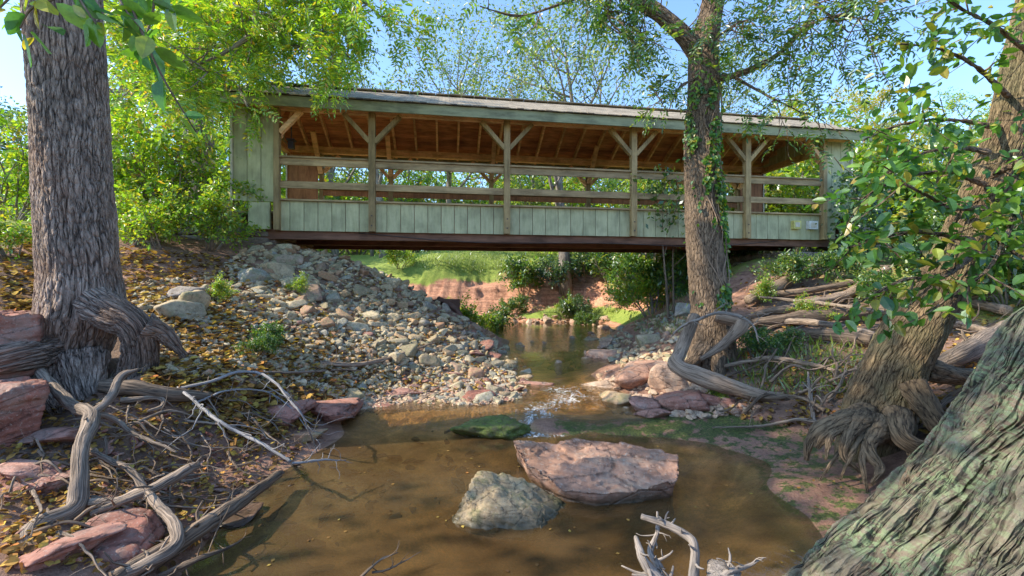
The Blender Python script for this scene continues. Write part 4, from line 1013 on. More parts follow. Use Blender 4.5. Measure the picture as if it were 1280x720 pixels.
# abutments (stone, stand on the bank)
def stone_wall(name, x0, x1, y0, y1, z0, z1, parent_rot, label, mat='wallstone', cw=.42, chh=.17, cat='wall', origin=None):
    root = empty(name, origin if origin is not None else (0, 0, 0), parent_rot, label, cat)
    mb = MB(); r = random.Random(5)
    mb.box(((x0 + x1) / 2, (y0 + y1) / 2, (z0 + z1) / 2 - .01), (x1 - x0 - .06, y1 - y0 - .06, z1 - z0 - .02)); mb.build('mortar_core', M['rust'] if False else M['girder_wood'], root)
    D, Fc = ico(3); items = []; V = []; Fs = []; n = 0
    z = z0; row = 0
    while z < z1 - .02:
        h = min(chh * r.uniform(.8, 1.25), z1 - z)
        if z1 - z - h < .06: h = z1 - z
        for (a0, a1, fx) in ((x0, x1, 'f'), (x0, x1, 'b'), (y0, y1, 'l'), (y0, y1, 'r')):
            x = a0
            while x < a1 - .03:
                w_ = min(cw * r.uniform(.5, 1.3), a1 - x)
                if a1 - x - w_ < .1: w_ = a1 - x
                v = np.sign(D) * np.abs(D) ** .35 * np.array([w_ / 2 - .006, .09, h / 2 - .006]); v = v * (1 + .05 * fbm(D * 2 + r.uniform(0, 50), 2))[:, None]
                c = x + w_ / 2
                if fx in 'lr': v = v[:, [1, 0, 2]]
                pc = {'f': (c, y0, 0), 'b': (c, y1, 0), 'l': (x0, c, 0), 'r': (x1, c, 0)}[fx]
                V.append(v + np.array(pc) + np.array([0, 0, z + h / 2])); Fs.append(Fc + n); n += len(D); x += w_
        z += h; row += 1
    mesh_np('stonework', np.concatenate(V), np.concatenate(Fs), M[mat], True, None, root); return root
stone_wall('abutment', EL - .35, -.0 - .15, .14, W - .1, 1.6, 2.64, ang, 'stone abutment carrying the left end of the bridge', origin=(A0[0], A0[1], 0))
stone_wall('abutment', LEN - .9, LEN + 1.1, .14, W - .1, 1.5, 2.35, ang, 'stone abutment carrying the right end of the bridge', origin=(A0[0], A0[1], 0))
stone_wall('retaining_wall', EL - 1.0, EL - .02, .05, .5, 2.0, 3.24, ang, 'brown stone wall stub at the left bridge end', origin=(A0[0], A0[1], 0))
stone_wall('retaining_wall', ER + .05, ER + 4.6, .5, .9, 1.7, 3.05, ang, 'low stone retaining wall running right from the bridge', origin=(A0[0], A0[1], 0))
stone_wall('retaining_wall', -4.2, 0, 0, .4, 0, 1.5, .05, 'brown stone wall behind the lime shrubs', origin=(-9.0, 13.0, 2.3))

# house at right
hs = empty('stone_house', (17.0, 20.5, 2.6), .15, 'pale stone house partly hidden behind the leaves at right', 'house')
mb = MB(); mb.box((0, 0, 1.2), (9, 5, 2.9)); mb.build('wall', M['tan_wall'], hs)
mb = MB()
for s in (-1, 1): mb.beam((0, s * 2.9, 2.55), (0, 0, 4.2), 9.8, .12, (0, 0, 1))
mb.build('roof', M['grey_roof'], hs)
for x in (-3, 0, 3):
    mb = MB(); mb.box((x, -2.52, 1.4), (1.1, .06, 1.1)); f_ = mb.build('window', M['cream'], hs)
    mb = MB(); mb.box((x, -2.56, 1.4), (.9, .03, .9)); mb.build('pane', M['glass_dark'], f_)

# ------------------------------------------------------------------ foreground trees
def trunk(name, P, R, mat, ns=160, step=.03, flare=None, lump=.08, seed=0, parent=None):
    mb = MB(); add_tube(mb, P, R, ns, step, lump, flare, seed); return mb.build(name, mat, parent, True)
def lobes(h0, amt, k, ph, sharp=1.0):
    return lambda L, th: 1 + np.exp(-L / h0) * amt * (1 + .55 * np.cos(k * th + ph) + .25 * np.cos((k + 2) * th + 2 * ph)) + .03 * np.cos(5 * th + ph + L)
# big left tree
Y1 = 4.05
t1 = empty('big_tree', tuple(w3(95, 500, Y1)), 0, 'massive grey barked tree at left with flared roots and an arched root', 'tree')
off1 = np.array(t1.location)
def loc_tube(parent, name, P, R, mat, ns=14, step=.05, lump=.15, seed=0, flare=None):
    P = np.array(P, float) - np.array(parent.location); mb = MB(); add_tube(mb, P, R, ns, step, lump, flare, seed); return mb.build(name, mat, parent, True)
P = [w3(88, 530, Y1), w3(90, 455, Y1), w3(103, 385, Y1), w3(99, 330, Y1), w3(90, 220, Y1), w3(84, 100, Y1), w3(79, 0, Y1), w3(70, -200, Y1 + .2), w3(60, -420, Y1 + .5)]
loc_tube(t1, 'trunk', P, [.33, .26, .32, .29, .27, .268, .265, .24, .18], M['bark_grey'], 220, .022, .09, 1, lobes(.35, .12, 4, .8))
loc_tube(t1, 'root', [w3(105, 372, Y1 - .05), w3(140, 392, Y1 - .1), w3(168, 408, Y1 - .1), w3(176, 438, Y1 - .05), w3(171, 475, Y1), w3(170, 505, Y1)], [.19, .16, .13, .135, .15, .20], M['bark_grey'], 90, .02, .12, 2)
loc_tube(t1, 'root', [w3(85, 425, Y1 - .1), w3(50, 438, Y1 - .35), w3(15, 445, Y1 - .6), w3(-30, 455, Y1 - .7)], [.16, .13, .12, .1], M['bark_grey'], 60, .02, .25, 3)
loc_tube(t1, 'root', [w3(75, 455, Y1 - .1), w3(68, 500, Y1 - .4), w3(80, 530, Y1 - .6), w3(100, 560, Y1 - .75)], [.2, .14, .09, .04], M['bark_grey'], 60, .02, .25, 4)
loc_tube(t1, 'root', [w3(100, 450, Y1 - .15), w3(108, 495, Y1 - .35), w3(118, 530, Y1 - .45)], [.18, .12, .05], M['bark_grey'], 60, .02, .25, 5)
loc_tube(t1, 'root', [w3(180, 408, Y1 - .1), w3(205, 418, Y1), w3(230, 445, Y1 + .1)], [.12, .07, .03], M['bark_grey'], 40, .02, .25, 6)
# its crown, unseen above the frame; limbs extended to shade pool and lichen trunk
T = Tree(31)
for k in range(9):
    a = k * .7; T.grow((-4.4, 4.2, 5.0 + .25 * k), ((-1 + .1 * math.cos(a * 3)) * (1 if k > 2 else .15 + .3 * k), -1.0 + .1 * k, .25 + .1 * (k % 3)), 4.6, .10, 1, 3, (1, 8, 5), .8, .42, .05, .12)
T.mb.V = [v - off1 for v in T.mb.V]; T.mb.build('branch', M['bark_far'], t1, True)
P, D, N_, S = T.leaves(10, .13, .15); leaf_obj('crown', P - off1, D, N_, S, M['leaf_green'], t1, asp=.55)

# foreground lichen trunk right
t5 = empty('lichen_tree', (1.7, 1.6, .0), 0, 'massive lichen covered trunk leaning across the lower right corner', 'tree')
P = [(1.5, 1.8, -.75), (1.95, 1.77, -.25), (2.42, 1.77, .32), (2.9, 1.82, .92), (3.45, 1.95, 1.7), (4.1, 2.1, 3.0), (4.6, 2.3, 4.6)]
loc_tube(t5, 'trunk', P, [.78, .70, .64, .60, .54, .46, .4], M['bark_lichen'], 420, .012, .10, 7, lambda L, th: 1 + .05 * np.cos(9 * th + 1.5 * L) + .035 * np.cos(17 * th - L * 2) + .025 * np.cos(31 * th + L))

# leaning tree right
Y4 = 3.6
t4 = empty('leaning_tree', tuple(w3(1105, 545, Y4)), 0, 'brown tree leaning right with exposed roots on the right bank', 'tree')
P = [w3(1076, 610, Y4 + .05), w3(1090, 555, Y4), w3(1102, 505, Y4), w3(1130, 435, Y4), w3(1180, 350, Y4 + .05), w3(1212, 280, Y4 + .1), w3(1258, 170, Y4 + .15), w3(1285, 60, Y4 + .2), w3(1310, -60, Y4 + .3), w3(1330, -260, Y4 + .5)]
loc_tube(t4, 'trunk', P, [.18, .235, .235, .205, .165, .155, .15, .15, .14, .1], M['bark_brown'], 190, .02, .10, 11, lobes(.6, .1, 3, 2.0))
roots4 = [([(1085, 520, -.15), (1050, 530, -.3), (1030, 545, -.35), (1020, 560, -.35)], [.14, .09, .05, .03]), ([(1080, 520, -.2), (1060, 545, -.4), (1055, 570, -.45), (1075, 590, -.5)], [.12, .05, .03, .015]),
  ([(1100, 530, -.25), (1085, 560, -.45), (1100, 585, -.55), (1090, 605, -.6)], [.13, .06, .04, .015]), ([(1120, 520, -.25), (1130, 550, -.45), (1160, 560, -.5), (1185, 545, -.5)], [.14, .09, .06, .05]),
  ([(1140, 480, -.2), (1165, 520, -.35), (1180, 545, -.4)], [.14, .10, .07]), ([(1110, 540, -.3), (1105, 570, -.5), (1120, 600, -.6)], [.08, .04, .02]), ([(1150, 460, 0), (1200, 470, 0), (1240, 468, .1)], [.16, .10, .07]),
  ([(1070, 525, -.25), (1040, 545, -.4), (1032, 575, -.45)], [.07, .03, .012]), ([(1095, 545, -.4), (1075, 560, -.5), (1062, 590, -.55)], [.05, .02, .01]), ([(1125, 545, -.4), (1140, 575, -.5), (1128, 600, -.6)], [.05, .025, .01]),
  ([(1060, 525, -.2), (1030, 535, -.3), (1012, 552, -.3), (1008, 575, -.3)], [.12, .08, .04, .02]), ([(1090, 540, -.35), (1078, 575, -.5), (1084, 615, -.6)], [.05, .03, .012]), ([(1105, 545, -.4), (1112, 580, -.5), (1100, 618, -.6)], [.045, .025, .01]),
  ([(1080, 535, -.3), (1068, 560, -.45), (1050, 600, -.5)], [.05, .022, .008]), ([(1120, 540, -.35), (1150, 570, -.5), (1160, 600, -.6)], [.06, .04, .02]), ([(1070, 530, -.3), (1052, 560, -.4), (1025, 600, -.45)], [.04, .02, .008])]
roots4 = [v for i, v in enumerate(roots4) if i not in (5, 8, 12)]
for i, (pp, rr_) in enumerate(roots4): loc_tube(t4, 'root', [w3(a, b, Y4 + c) for a, b, c in pp], [v * .72 for v in rr_], M['bark_root'], 40 if rr_[0] > .1 else 14, .02, .3, 20 + i)
T = Tree(44)
r3 = np.random.default_rng(44)
brs = [[(1215, 300, 3.5), (1150, 290, 3.1), (1090, 300, 2.9), (1060, 310, 2.8)], [(1230, 230, 3.6), (1180, 215, 3.3), (1120, 225, 3.1), (1075, 250, 3.0)], [(1250, 160, 3.7), (1190, 150, 3.4), (1130, 155, 3.2), (1080, 175, 3.1)],
       [(1260, 120, 3.7), (1215, 80, 3.4), (1170, 60, 3.2), (1120, 55, 3.1)], [(1215, 320, 3.4), (1180, 345, 2.9), (1130, 350, 2.7), (1080, 375, 2.6)], [(1225, 280, 3.4), (1250, 300, 2.8), (1275, 320, 2.5), (1310, 330, 2.3)],
       [(1230, 260, 3.4), (1190, 260, 2.9), (1160, 245, 2.7), (1130, 230, 2.6)], [(1240, 220, 3.5), (1280, 200, 3.0), (1310, 190, 2.8)], [(1280, 60, 3.7), (1240, 30, 3.3), (1200, 10, 3.1), (1160, -20, 3.0)], [(1255, 250, 3.3), (1270, 260, 2.8), (1240, 330, 2.5), (1190, 370, 2.5)],
       [(1235, 190, 3.5), (1200, 185, 3.1), (1160, 190, 2.9), (1110, 215, 2.8)]]
for b in brs:
    Pp, Rr = spline([w3(*v) for v in b], [.022, .014, .008, .004][:len(b)], .07)
    V, Q, Tt, A = tube_data(Pp, Rr, 6); T.mb.add(V, Q, Tt, A); T.tw.append((Pp[len(Pp) // 3:], unit(Pp[-1] - Pp[-2])))
    for i in range(len(Pp) // 4, len(Pp), 2):
        dd = unit(Pp[min(i + 1, len(Pp) - 1)] - Pp[i - 1]); T.grow(Pp[i], unit(dd + r3.normal(size=3) * .8 + np.array([0, 0, -.1])), r3.uniform(.25, .5), .005, 2, 2, (3,), .7, .5, 0, .12, .2, .0018)
T.mb.V = [v - np.array(t4.location) for v in T.mb.V]; T.mb.build('branch', M['bark_mid'], t4, True)
P, D, N_, S = T.leaves(12, .035, .088, .7); leaf_obj('foliage', P - np.array(t4.location), D, N_, S, M['leaf_broad'], t4, asp=.58, droop=.12, fold=.22)

# middle ivy tree
Y3 = 6.0
t3 = empty('ivy_tree', tuple(w3(888, 455, Y3)), 0, 'slender brown tree in front of the bridge forking near the top', 'tree')
loc_tube(t3, 'trunk', [w3(893, 475, Y3), w3(890, 430, Y3), w3(888, 380, Y3), w3(881, 300, Y3), w3(877, 200, Y3), w3(880, 110, Y3), w3(880, 60, Y3), w3(890, 10, Y3), w3(902, -60, Y3), w3(910, -200, Y3)],
         [.32, .29, .255, .24, .225, .205, .19, .15, .13, .08], M['bark_mid'], 110, .03, .10, 13, lobes(.25, .22, 3, .5))
loc_tube(t3, 'limb', [w3(878, 75, Y3), w3(855, 45, Y3 - .05), w3(825, 18, Y3 - .1), w3(795, 0, Y3 - .15), w3(740, -35, Y3 - .2), w3(680, -60, Y3 - .2)], [.13, .11, .10, .09, .07, .04], M['bark_mid'], 40, .04, .1, 14)
loc_tube(t3, 'limb', [w3(885, 98, Y3), w3(915, 95, Y3 - .1), w3(945, 84, Y3 - .2), w3(975, 66, Y3 - .3), w3(1000, 40, Y3 - .4), w3(1020, 10, Y3 - .4)], [.055, .045, .04, .03, .022, .015], M['bark_mid'], 14, .05, .1, 15)
loc_tube(t3, 'root', [w3(880, 435, Y3 - .15), w3(862, 455, Y3 - .35), w3(845, 462, Y3 - .5)], [.12, .07, .03], M['bark_mid'], 24, .03, .2, 16)
loc_tube(t3, 'root', [w3(895, 445, Y3 - .2), w3(900, 470, Y3 - .45), w3(905, 490, Y3 - .6)], [.12, .07, .03], M['bark_mid'], 24, .03, .2, 17)
T = Tree(51); r3 = np.random.default_rng(51)
for b, n_, ln in [([(795, 0, 5.85), (740, -35, 5.8), (680, -60, 5.8)], 10, 1.0), ([(860, 50, 5.9), (825, 18, 5.9), (795, 0, 5.85)], 8, .9), ([(770, -20, 5.6), (700, 5, 5.3), (650, 20, 5.1), (600, 8, 5.0)], 10, .55), ([(975, 66, 5.7), (1000, 40, 5.6), (1040, 20, 5.4), (1085, 25, 5.2)], 12, .8),
                  ([(915, 95, 5.9), (960, 120, 5.6), (1000, 140, 5.4)], 6, .6), ([(900, -20, 6.0), (950, -20, 5.7), (1010, 0, 5.5), (1060, 40, 5.3)], 14, .9), ([(880, 60, 6), (920, 30, 5.8), (960, 20, 5.7)], 8, .8), ([(905, -60, 6), (870, -40, 5.7), (820, -10, 5.6), (800, 40, 5.6)], 8, .8),
                  ([(885, 90, 6), (850, 110, 5.8), (835, 140, 5.7)], 5, .4), ([(1060, -30, 5.4), (1100, -10, 5.2), (1140, -20, 5.1)], 6, .6), ([(780, -30, 5.7), (760, 20, 5.5), (800, 60, 5.4)], 8, .6)]:
    Pp, Rr = spline([w3(*v) for v in b], np.linspace(.02, .008, len(b)), .12); V, Q, Tt, A = tube_data(Pp, Rr, 5); T.mb.add(V, Q, Tt, A)
    for k in range(n_):
        i = r3.integers(1, len(Pp)); T.grow(Pp[i], unit(r3.normal(size=3) * np.array([1, .7, .6]) + np.array([.2, -.2, -.35])), ln * r3.uniform(.6, 1.2), .008, 1, 2, (1, 5), .6, .5, -.15, .14, .2, .002)
T.mb.V = [v - np.array(t3.location) for v in T.mb.V]; T.mb.build('twigs', M['bark_mid'], t3, True)
P, D, N_, S = T.fr(2, .26, .085, 6); leaf_obj('foliage', P - np.array(t3.location), D, N_, S, M['leaf_green'], t3, asp=.34)
# ivy on the trunk: a climbing plant of its own
r3 = np.random.default_rng(61); n_ = 2300
cp, cr_ = spline([w3(888, 380, Y3), w3(881, 300, Y3), w3(877, 200, Y3), w3(880, 110, Y3)], [.27, .255, .24, .22], .03)
i = (len(cp) * r3.uniform(0, 1, n_) ** 1.2).astype(int).clip(0, len(cp) - 1); th = r3.normal(-1.1, .75, n_) + .9 * np.sin(i * .06)
cl = fbm(np.c_[th * 1.5, i * .05, 0 * th], 3) > .02; i, th = i[cl], th[cl]; n_ = len(i)
q = cp[i] + np.c_[np.cos(th) * (cr_[i] + .02), np.sin(th) * (cr_[i] + .02), r3.normal(size=n_) * .02]
out = np.c_[np.cos(th), np.sin(th), 0 * th]
iv = empty('ivy_vine', tuple(w3(885, 400, Y3 - .3)), 0, 'ivy climbing the front of the middle tree trunk', 'ivy')
leaf_obj('foliage', q - np.array(iv.location), np.c_[r3.normal(size=(n_, 2)) * .6, -np.ones(n_) * .8] + out * .3, out + r3.normal(size=(n_, 3)) * .4, r3.uniform(.04, .075, n_), M['leaf_broad'], iv, asp=.85)
mb = MB()
for k in range(4):
    zz_ = np.linspace(0, len(cp) - 2, 14).astype(int); t0 = -1.1 + .35 * (k - 1.5); pp = [cp[j] + np.array([math.cos(t0 + .3 * math.sin(j * .2 + k)) * (cr_[j] + .012), math.sin(t0 + .3 * math.sin(j * .2 + k)) * (cr_[j] + .012), 0]) - np.array(iv.location) for j in zz_]
    add_tube(mb, pp, [.008] * len(pp), 5, .08)
mb.build('stem', M['drift_tan'], iv, True)
# ivy at the right abutment
r3 = np.random.default_rng(62); n_ = 1500
q = w3(1060, 250, 10.4) + np.c_[r3.normal(size=n_) * .35, -.35 + r3.normal(size=n_) * .12, r3.uniform(-1.5, .6, n_)]
tag(leaf_obj('ivy_vine', q, np.c_[r3.normal(size=(n_, 2)), -np.ones(n_)], np.c_[r3.normal(size=n_) * .5, -np.ones(n_), r3.normal(size=n_) * .5], r3.uniform(.06, .1, n_), M['leaf_dark'], asp=.8, loc=tuple(w3(1060, 300, 10))), 'dark ivy hanging over the right abutment corner', 'ivy')

# left pinnate tree behind / above the bridge end
t2x, t2y = (255 - 640) * 11.0 / F, 11.0
t2 = empty('compound_leaf_tree', (t2x, t2y, float(H(np.array([t2x]), np.array([t2y]))[0])), 0, 'tall tree with feathery leaves over the left end of the bridge', 'tree')
o2 = np.array(t2.location)
loc_tube(t2, 'trunk', [o2 - np.array([0, 0, .3]), w3(252, 180, 11), w3(250, 60, 11), w3(265, -60, 10.8), w3(280, -200, 10.5)], [.36, .28, .25, .2, .15], M['bark_far'], 24, .1, .1, 18)
T = Tree(71); r3 = np.random.default_rng(71)
for b, n_, ln in [([(250, 60, 11), (240, 0, 9.5), (250, -20, 8), (300, 10, 7)], 16, 1.1), ([(255, 20, 11), (300, -20, 9), (360, 0, 7.5), (420, 20, 6.8)], 26, 1.0), ([(300, -20, 9), (380, -40, 7.5), (440, -10, 7), (475, 20, 6.8)], 20, .8), ([(250, 60, 11), (200, 90, 9), (170, 110, 8)], 16, 1.1), ([(255, 20, 11), (340, 20, 9), (400, 40, 8), (440, 75, 7.6)], 16, .9), ([(255, 80, 11), (230, 60, 9), (220, 70, 7.5), (260, 90, 6.5)], 16, 1.0),
                  ([(265, -60, 10.8), (330, -60, 8.5), (400, -30, 7.2), (450, 10, 6.6)], 16, .9), ([(250, 100, 11), (280, 110, 9), (300, 115, 8), (310, 135, 7.6)], 9, .7), ([(240, 30, 10), (180, 20, 8), (160, 40, 6.8)], 14, 1.0),
                  ([(250, 60, 11), (330, 50, 9), (380, 60, 8), (410, 60, 7.4)], 10, .8), ([(300, -20, 9), (320, 30, 7.4), (290, 60, 7.0), (250, 80, 6.8)], 14, .8)]:
    Pp, Rr = spline([w3(*v) for v in b], np.linspace(.07, .015, len(b)), .2); V, Q, Tt, A = tube_data(Pp, Rr, 6); T.mb.add(V, Q, Tt, A)
    for k in range(n_):
        i = r3.integers(len(Pp) // 3, len(Pp)); T.grow(Pp[i], unit(r3.normal(size=3) + np.array([.1, -.2, -.2])), ln * r3.uniform(.6, 1.2), .012, 1, 2, (1, 6), .7, .5, -.1, .14, .2, .003)
T.mb.V = [v - o2 for v in T.mb.V]; T.mb.build('branch', M['bark_far'], t2, True)
P, D, N_, S = T.fr(3, .36, .115, 7); leaf_obj('foliage', P - o2, D, N_, S, M['leaf_lime'], t2, asp=.34)

# near overhanging branch, top left (big leaves)
nb = empty('overhanging_branch', tuple(w3(150, -60, 1.9)), 0, 'branch with large broad leaves hanging into the top left corner', 'branch')
T = Tree(81); r3 = np.random.default_rng(81)
for b in [[(130, -80, 2.0), (165, 10, 1.9), (200, 90, 1.9), (245, 165, 1.95)], [(120, -60, 2.0), (80, -10, 1.8), (40, 10, 1.75), (25, 35, 1.7)], [(60, -60, 1.9), (100, 0, 1.85), (120, 30, 1.8)], [(140, -60, 2.0), (150, 0, 1.9), (180, 40, 1.85)], [(60, -40, 1.8), (20, -10, 1.75), (-10, 20, 1.7)], [(200, -60, 2.0), (190, 20, 2), (175, 60, 2.0)]]:
    Pp, Rr = spline([w3(*v) for v in b], np.linspace(.008, .003, len(b)), .04); V, Q, Tt, A = tube_data(Pp, Rr, 6); T.mb.add(V, Q, Tt, A); T.tw.append((Pp[1:], unit(Pp[-1] - Pp[-2])))
T.mb.V = [v - np.array(nb.location) for v in T.mb.V]; T.mb.build('twigs', M['drift_dark'], nb, True)
P, D, N_, S = T.leaves(15, .025, .125, .8); leaf_obj('foliage', P - np.array(nb.location), D, N_, S, M['leaf_broad'], nb, asp=.5, droop=.15)

# pale trunk under the bridge, thin saplings
def simple_tree(px, Y, topy, r, label, mat='bark_far', name='pale_tree', leaf=None, seed=0):
    x = (px - CX) * Y / F; z = float(H(np.array([x]), np.array([Y]))[0]); h = CAMZ + (CY - topy) * Y / F - z
    root = empty(name, (x, Y, z), 0, label, 'tree'); T = Tree(900 + seed)
    T.grow((0, 0, -.2), (T.r.normal() * .06, 0, 1), h, r, 0, 2, (6, 4), .7, .4, .2, .05, .45)
    T.mb.build('trunk', M[mat], root, True)
    if leaf: P, D, N_, S = T.leaves(14, .12, .13); leaf_obj('crown', P, D, N_, S, M[leaf], root, quad=True, asp=.6)
simple_tree(708, 17.5, 150, .30, 'pale trunk standing on the far bank under the bridge', leaf='leaf_green', seed=1)
simple_tree(480, 23, 130, .28, 'pale trunk on the lawn left of the far bank', leaf='leaf_olive', seed=2)
simple_tree(465, 26, 140, .12, 'thin dark trunk left of the pale lawn trunk', leaf='leaf_lime', seed=3)
simple_tree(836, 10.2, 230, .035, 'slim dark sapling beside the ivy tree', 'drift_dark', 'sapling', 'leaf_green', 4)
simple_tree(843, 10.4, 250, .03, 'second slim sapling right of the first', 'drift_dark', 'sapling', 'leaf_lime', 5)

# ------------------------------------------------------------------ driftwood and roots
def wood(name, pts, R, mat, label, twigs=0, tl=.3, ns=10, seed=0, cat='driftwood', group=None, lump=.34, tr=.3, tdir=(0, 0, .3)):
    P = np.array(pts, float); loc = P[0].copy(); P = P - loc; rr = np.random.default_rng(seed + 4000)
    Pp, Rr = spline(P, R, max(.02, min(R) * 1.2)); Pp = Pp + np.cumsum(rr.normal(size=Pp.shape), 0) * .0015
    mb = MB(); V, Q, T_, A = tube_data(Pp, Rr, ns, lump, None, seed); mb.add(V, Q, T_, A)
    for k in range(twigs):
        i = rr.integers(len(Pp) // 5, len(Pp)); p = Pp[i]; d = unit(unit(Pp[min(i + 1, len(Pp) - 1)] - Pp[i - 1]) * .8 + rr.normal(size=3) * .7 + np.array(tdir)); pts_ = [p]; L = tl * rr.uniform(.4, 1.2)
        for s in range(5): d = unit(d + rr.normal(size=3) * .28); pts_.append(pts_[-1] + d * L / 5)
        r0 = max(.0025, Rr[i] * tr); V, Q, T_, A = tube_data(np.array(pts_), np.linspace(r0, r0 * .3, 6), 5, 0, None, seed + k); mb.add(V, Q, T_, A)
        if rr.random() < .6:
            p2 = pts_[2]; d2 = unit(d + rr.normal(size=3) * .7); V, Q, T_, A = tube_data(np.array([p2, p2 + d2 * L * .2, p2 + unit(d2 + rr.normal(size=3) * .3) * L * .45]), np.array([r0 * .6, r0 * .4, r0 * .2]), 4); mb.add(V, Q, T_, A)
    o = mb.build(name, M[mat], None, True); o.location = [float(v) for v in loc]; return tag(o, label, cat, group)
def gp(*a): return [G(x, y, l) for x, y, l in a]
def wp(*a): return [w3(x, y, Y) for x, y, Y in a]
# left tangle (depth ~2.3-4)
wood('driftwood_root', wp((50,465,3.55),(85,505,3.2),(112,520,3.0),(98,560,2.75),(97,600,2.6),(92,635,2.5),(50,655,2.38),(30,680,2.25),(58,735,2.1)), [.035,.04,.045,.045,.045,.045,.05,.05,.05], 'drift', 'thick gnarled grey root bending down the lower left bank', 5, .25, 16, 1)
wood('driftwood_root', wp((110,520,3.0),(135,500,3.1),(150,470,3.25),(172,458,3.3)), [.035,.03,.028,.008], 'drift', 'short pale root rising in front of the arched root', 1, .1, 12, 2)
wood('driftwood_root', wp((112,517,3.0),(140,522,3.1),(165,540,3.05),(222,563,2.95)), [.03,.018,.014,.007], 'drift', 'slim root running right from the fork of the gnarled root', 4, .25, 10, 3)
wood('driftwood_branch', wp((115,642,2.5),(165,622,2.6),(200,605,2.7),(235,585,2.8),(252,578,2.85)), [.018,.026,.03,.034,.02], 'drift', 'peeled grey branch lying over the blocky red boulder', 5, .22, 12, 4)
wood('driftwood_branch', wp((112,628,2.55),(150,626,2.6),(180,615,2.65),(205,640,2.5),(220,665,2.4),(210,690,2.3),(140,725,2.15)), [.022,.026,.024,.026,.03,.034,.03], 'drift', 'crooked branch curling around the red boulder', 6, .25, 12, 5)
wood('driftwood_branch', wp((110,563,2.85),(140,578,2.8),(165,590,2.75),(182,612,2.65)), [.02,.018,.02,.022], 'drift', 'grey stick across the middle of the root tangle', 5, .22, 10, 6)
wood('fallen_log', [w3(140,728,2.15), w3(205,690,2.35), w3(260,655,2.55), w3(300,628,2.8), w3(350,595,3.25)], [.055,.055,.05,.045,.03], 'drift_dark', 'dark wet log lying along the left water edge', 4, .4, 16, 7)
wood('driftwood_branch', [w3(210,675,2.4), w3(260,650,2.6), w3(290,635,2.75), w3(312,630,2.85)], [.018,.016,.012,.005], 'drift', 'thin grey branch on top of the dark wet log', 3, .2, 10, 8)
wood('fallen_log', gp((130,492,.06),(170,500,.07),(215,505,.07),(262,510,.06)), [.06,.065,.06,.045], 'drift_dark', 'dark rotten log in front of the arched root', 3, .35, 16, 9)
wood('driftwood_branch', gp((150,512,.05),(200,512,.07),(203,522,.06),(185,528,.05)), [.022,.02,.018,.01], 'drift', 'hooked grey stick below the rotten log', 2, .2, 10, 10)
wood('driftwood_branch', gp((160,545,.05),(210,532,.1),(250,532,.06)), [.01,.012,.005], 'drift', 'thin bent stick right of the hooked stick', 4, .25, 8, 11)
wood('bare_branch', [G(215,493,.02), w3(260,478,3.9), w3(300,464,4.1), w3(335,470,4.0), w3(360,495,3.8), w3(380,520,3.7), G(398,565,.0)], [.014,.014,.013,.012,.010,.008,.006], 'twig_blue', 'long bluish bare branch arching over the left shore', 10, .4, 8, 12, tr=.45)
wood('bare_branch', [G(222,495,.04), w3(265,520,3.35), w3(310,545,3.2), w3(365,578,3.05)], [.013,.013,.012,.010], 'twig_blue', 'straight bluish branch slanting down to the water', 8, .35, 8, 13, tr=.45)
wood('bare_branch', [w3(365,579,3.05), w3(400,574,3.2), w3(432,574,3.3)], [.009,.008,.003], 'twig_blue', 'thin bluish twig lying level on the pool surface', 8, .18, 6, 14, tr=.5)
wood('bare_branch', gp((240,520,.06),(290,508,.12),(345,510,.1),(398,560,.05)), [.009,.009,.008,.003], 'twig_blue', 'faint grey branch between the two bluish ones', 12, .3, 6, 15, tr=.5)
wood('fallen_branch', gp((400,463,.06),(450,462,.07),(500,452,.09),(545,438,.12)), [.03,.032,.028,.012], 'drift_tan', 'long brown branch lying across the riprap', 5, .5, 12, 16)
wood('fallen_branch', gp((300,470,.04),(360,472,.05),(420,468,.05),(450,470,.04)), [.012,.016,.014,.006], 'drift', 'thin grey stick left of the brown branch', 5, .4, 8, 17)
rr = np.random.default_rng(88)
for k in range(100):
    px = rr.uniform(20, 360); py = rr.uniform(500, 690)
    if py > 560 + (330 - px) * .6: continue
    a = G(px, py, .03); L = rr.uniform(.25, .7); th = rr.uniform(-.9, .9); pts = [a]; 
    for s in range(4):
        th += rr.normal() * .25; q = pts[-1] + np.array([math.cos(th), math.sin(th), 0]) * L / 4; q[2] = max(float(H(np.array([q[0]]), np.array([q[1]]))[0]), .0) + .03 + rr.uniform(0, .07); pts.append(q)
    wood('dead_twig', pts, np.linspace(rr.uniform(.006, .013), .003, 5), ['drift', 'drift_dark', 'drift'][k % 3], 'thin dead grey twig tangled among the roots on the left bank', 3, .18, 6, 100 + k, 'twig', 'dead twigs in the left root tangle')
# right bank logs
wood('fallen_log', wp((868,395,5.6),(850,440,5.35),(845,458,5.1),(880,472,5.0),(925,487,4.9),(965,497,4.8),(1040,497,4.9)), [.07,.08,.09,.10,.09,.07,.05], 'drift_tan', 'thick curved tan log sweeping round the foot of the ivy tree', 2, .3, 24, 31)
wood('driftwood_root', wp((895,395,5.6),(925,405,5.5),(905,430,5.4),(875,450,5.3)), [.08,.10,.06,.03], 'drift_tan', 'forked stump root beside the ivy tree', 1, .2, 20, 32)
wood('bare_branch', wp((838,422,5.5),(850,410,5.4),(875,397,5.3),(905,390,5.3),(940,402,5.3),(950,425,5.2)), [.010,.015,.018,.018,.014,.008], 'drift_pale', 'pale bleached branch arching before the ivy tree', 8, .3, 8, 33, tr=.5)
wood('fallen_log', gp((935,385,.12),(975,368,.15),(1020,345,.16)), [.09,.12,.10], 'drift_tan', 'rust brown log slanting up towards the bridge', 2, .3, 18, 34)
wood('fallen_log', gp((945,400,.1),(1000,392,.14),(1060,378,.14),(1110,350,.2)), [.05,.08,.09,.08], 'drift_tan', 'long weathered log running up behind the leaning tree', 4, .5, 18, 35)
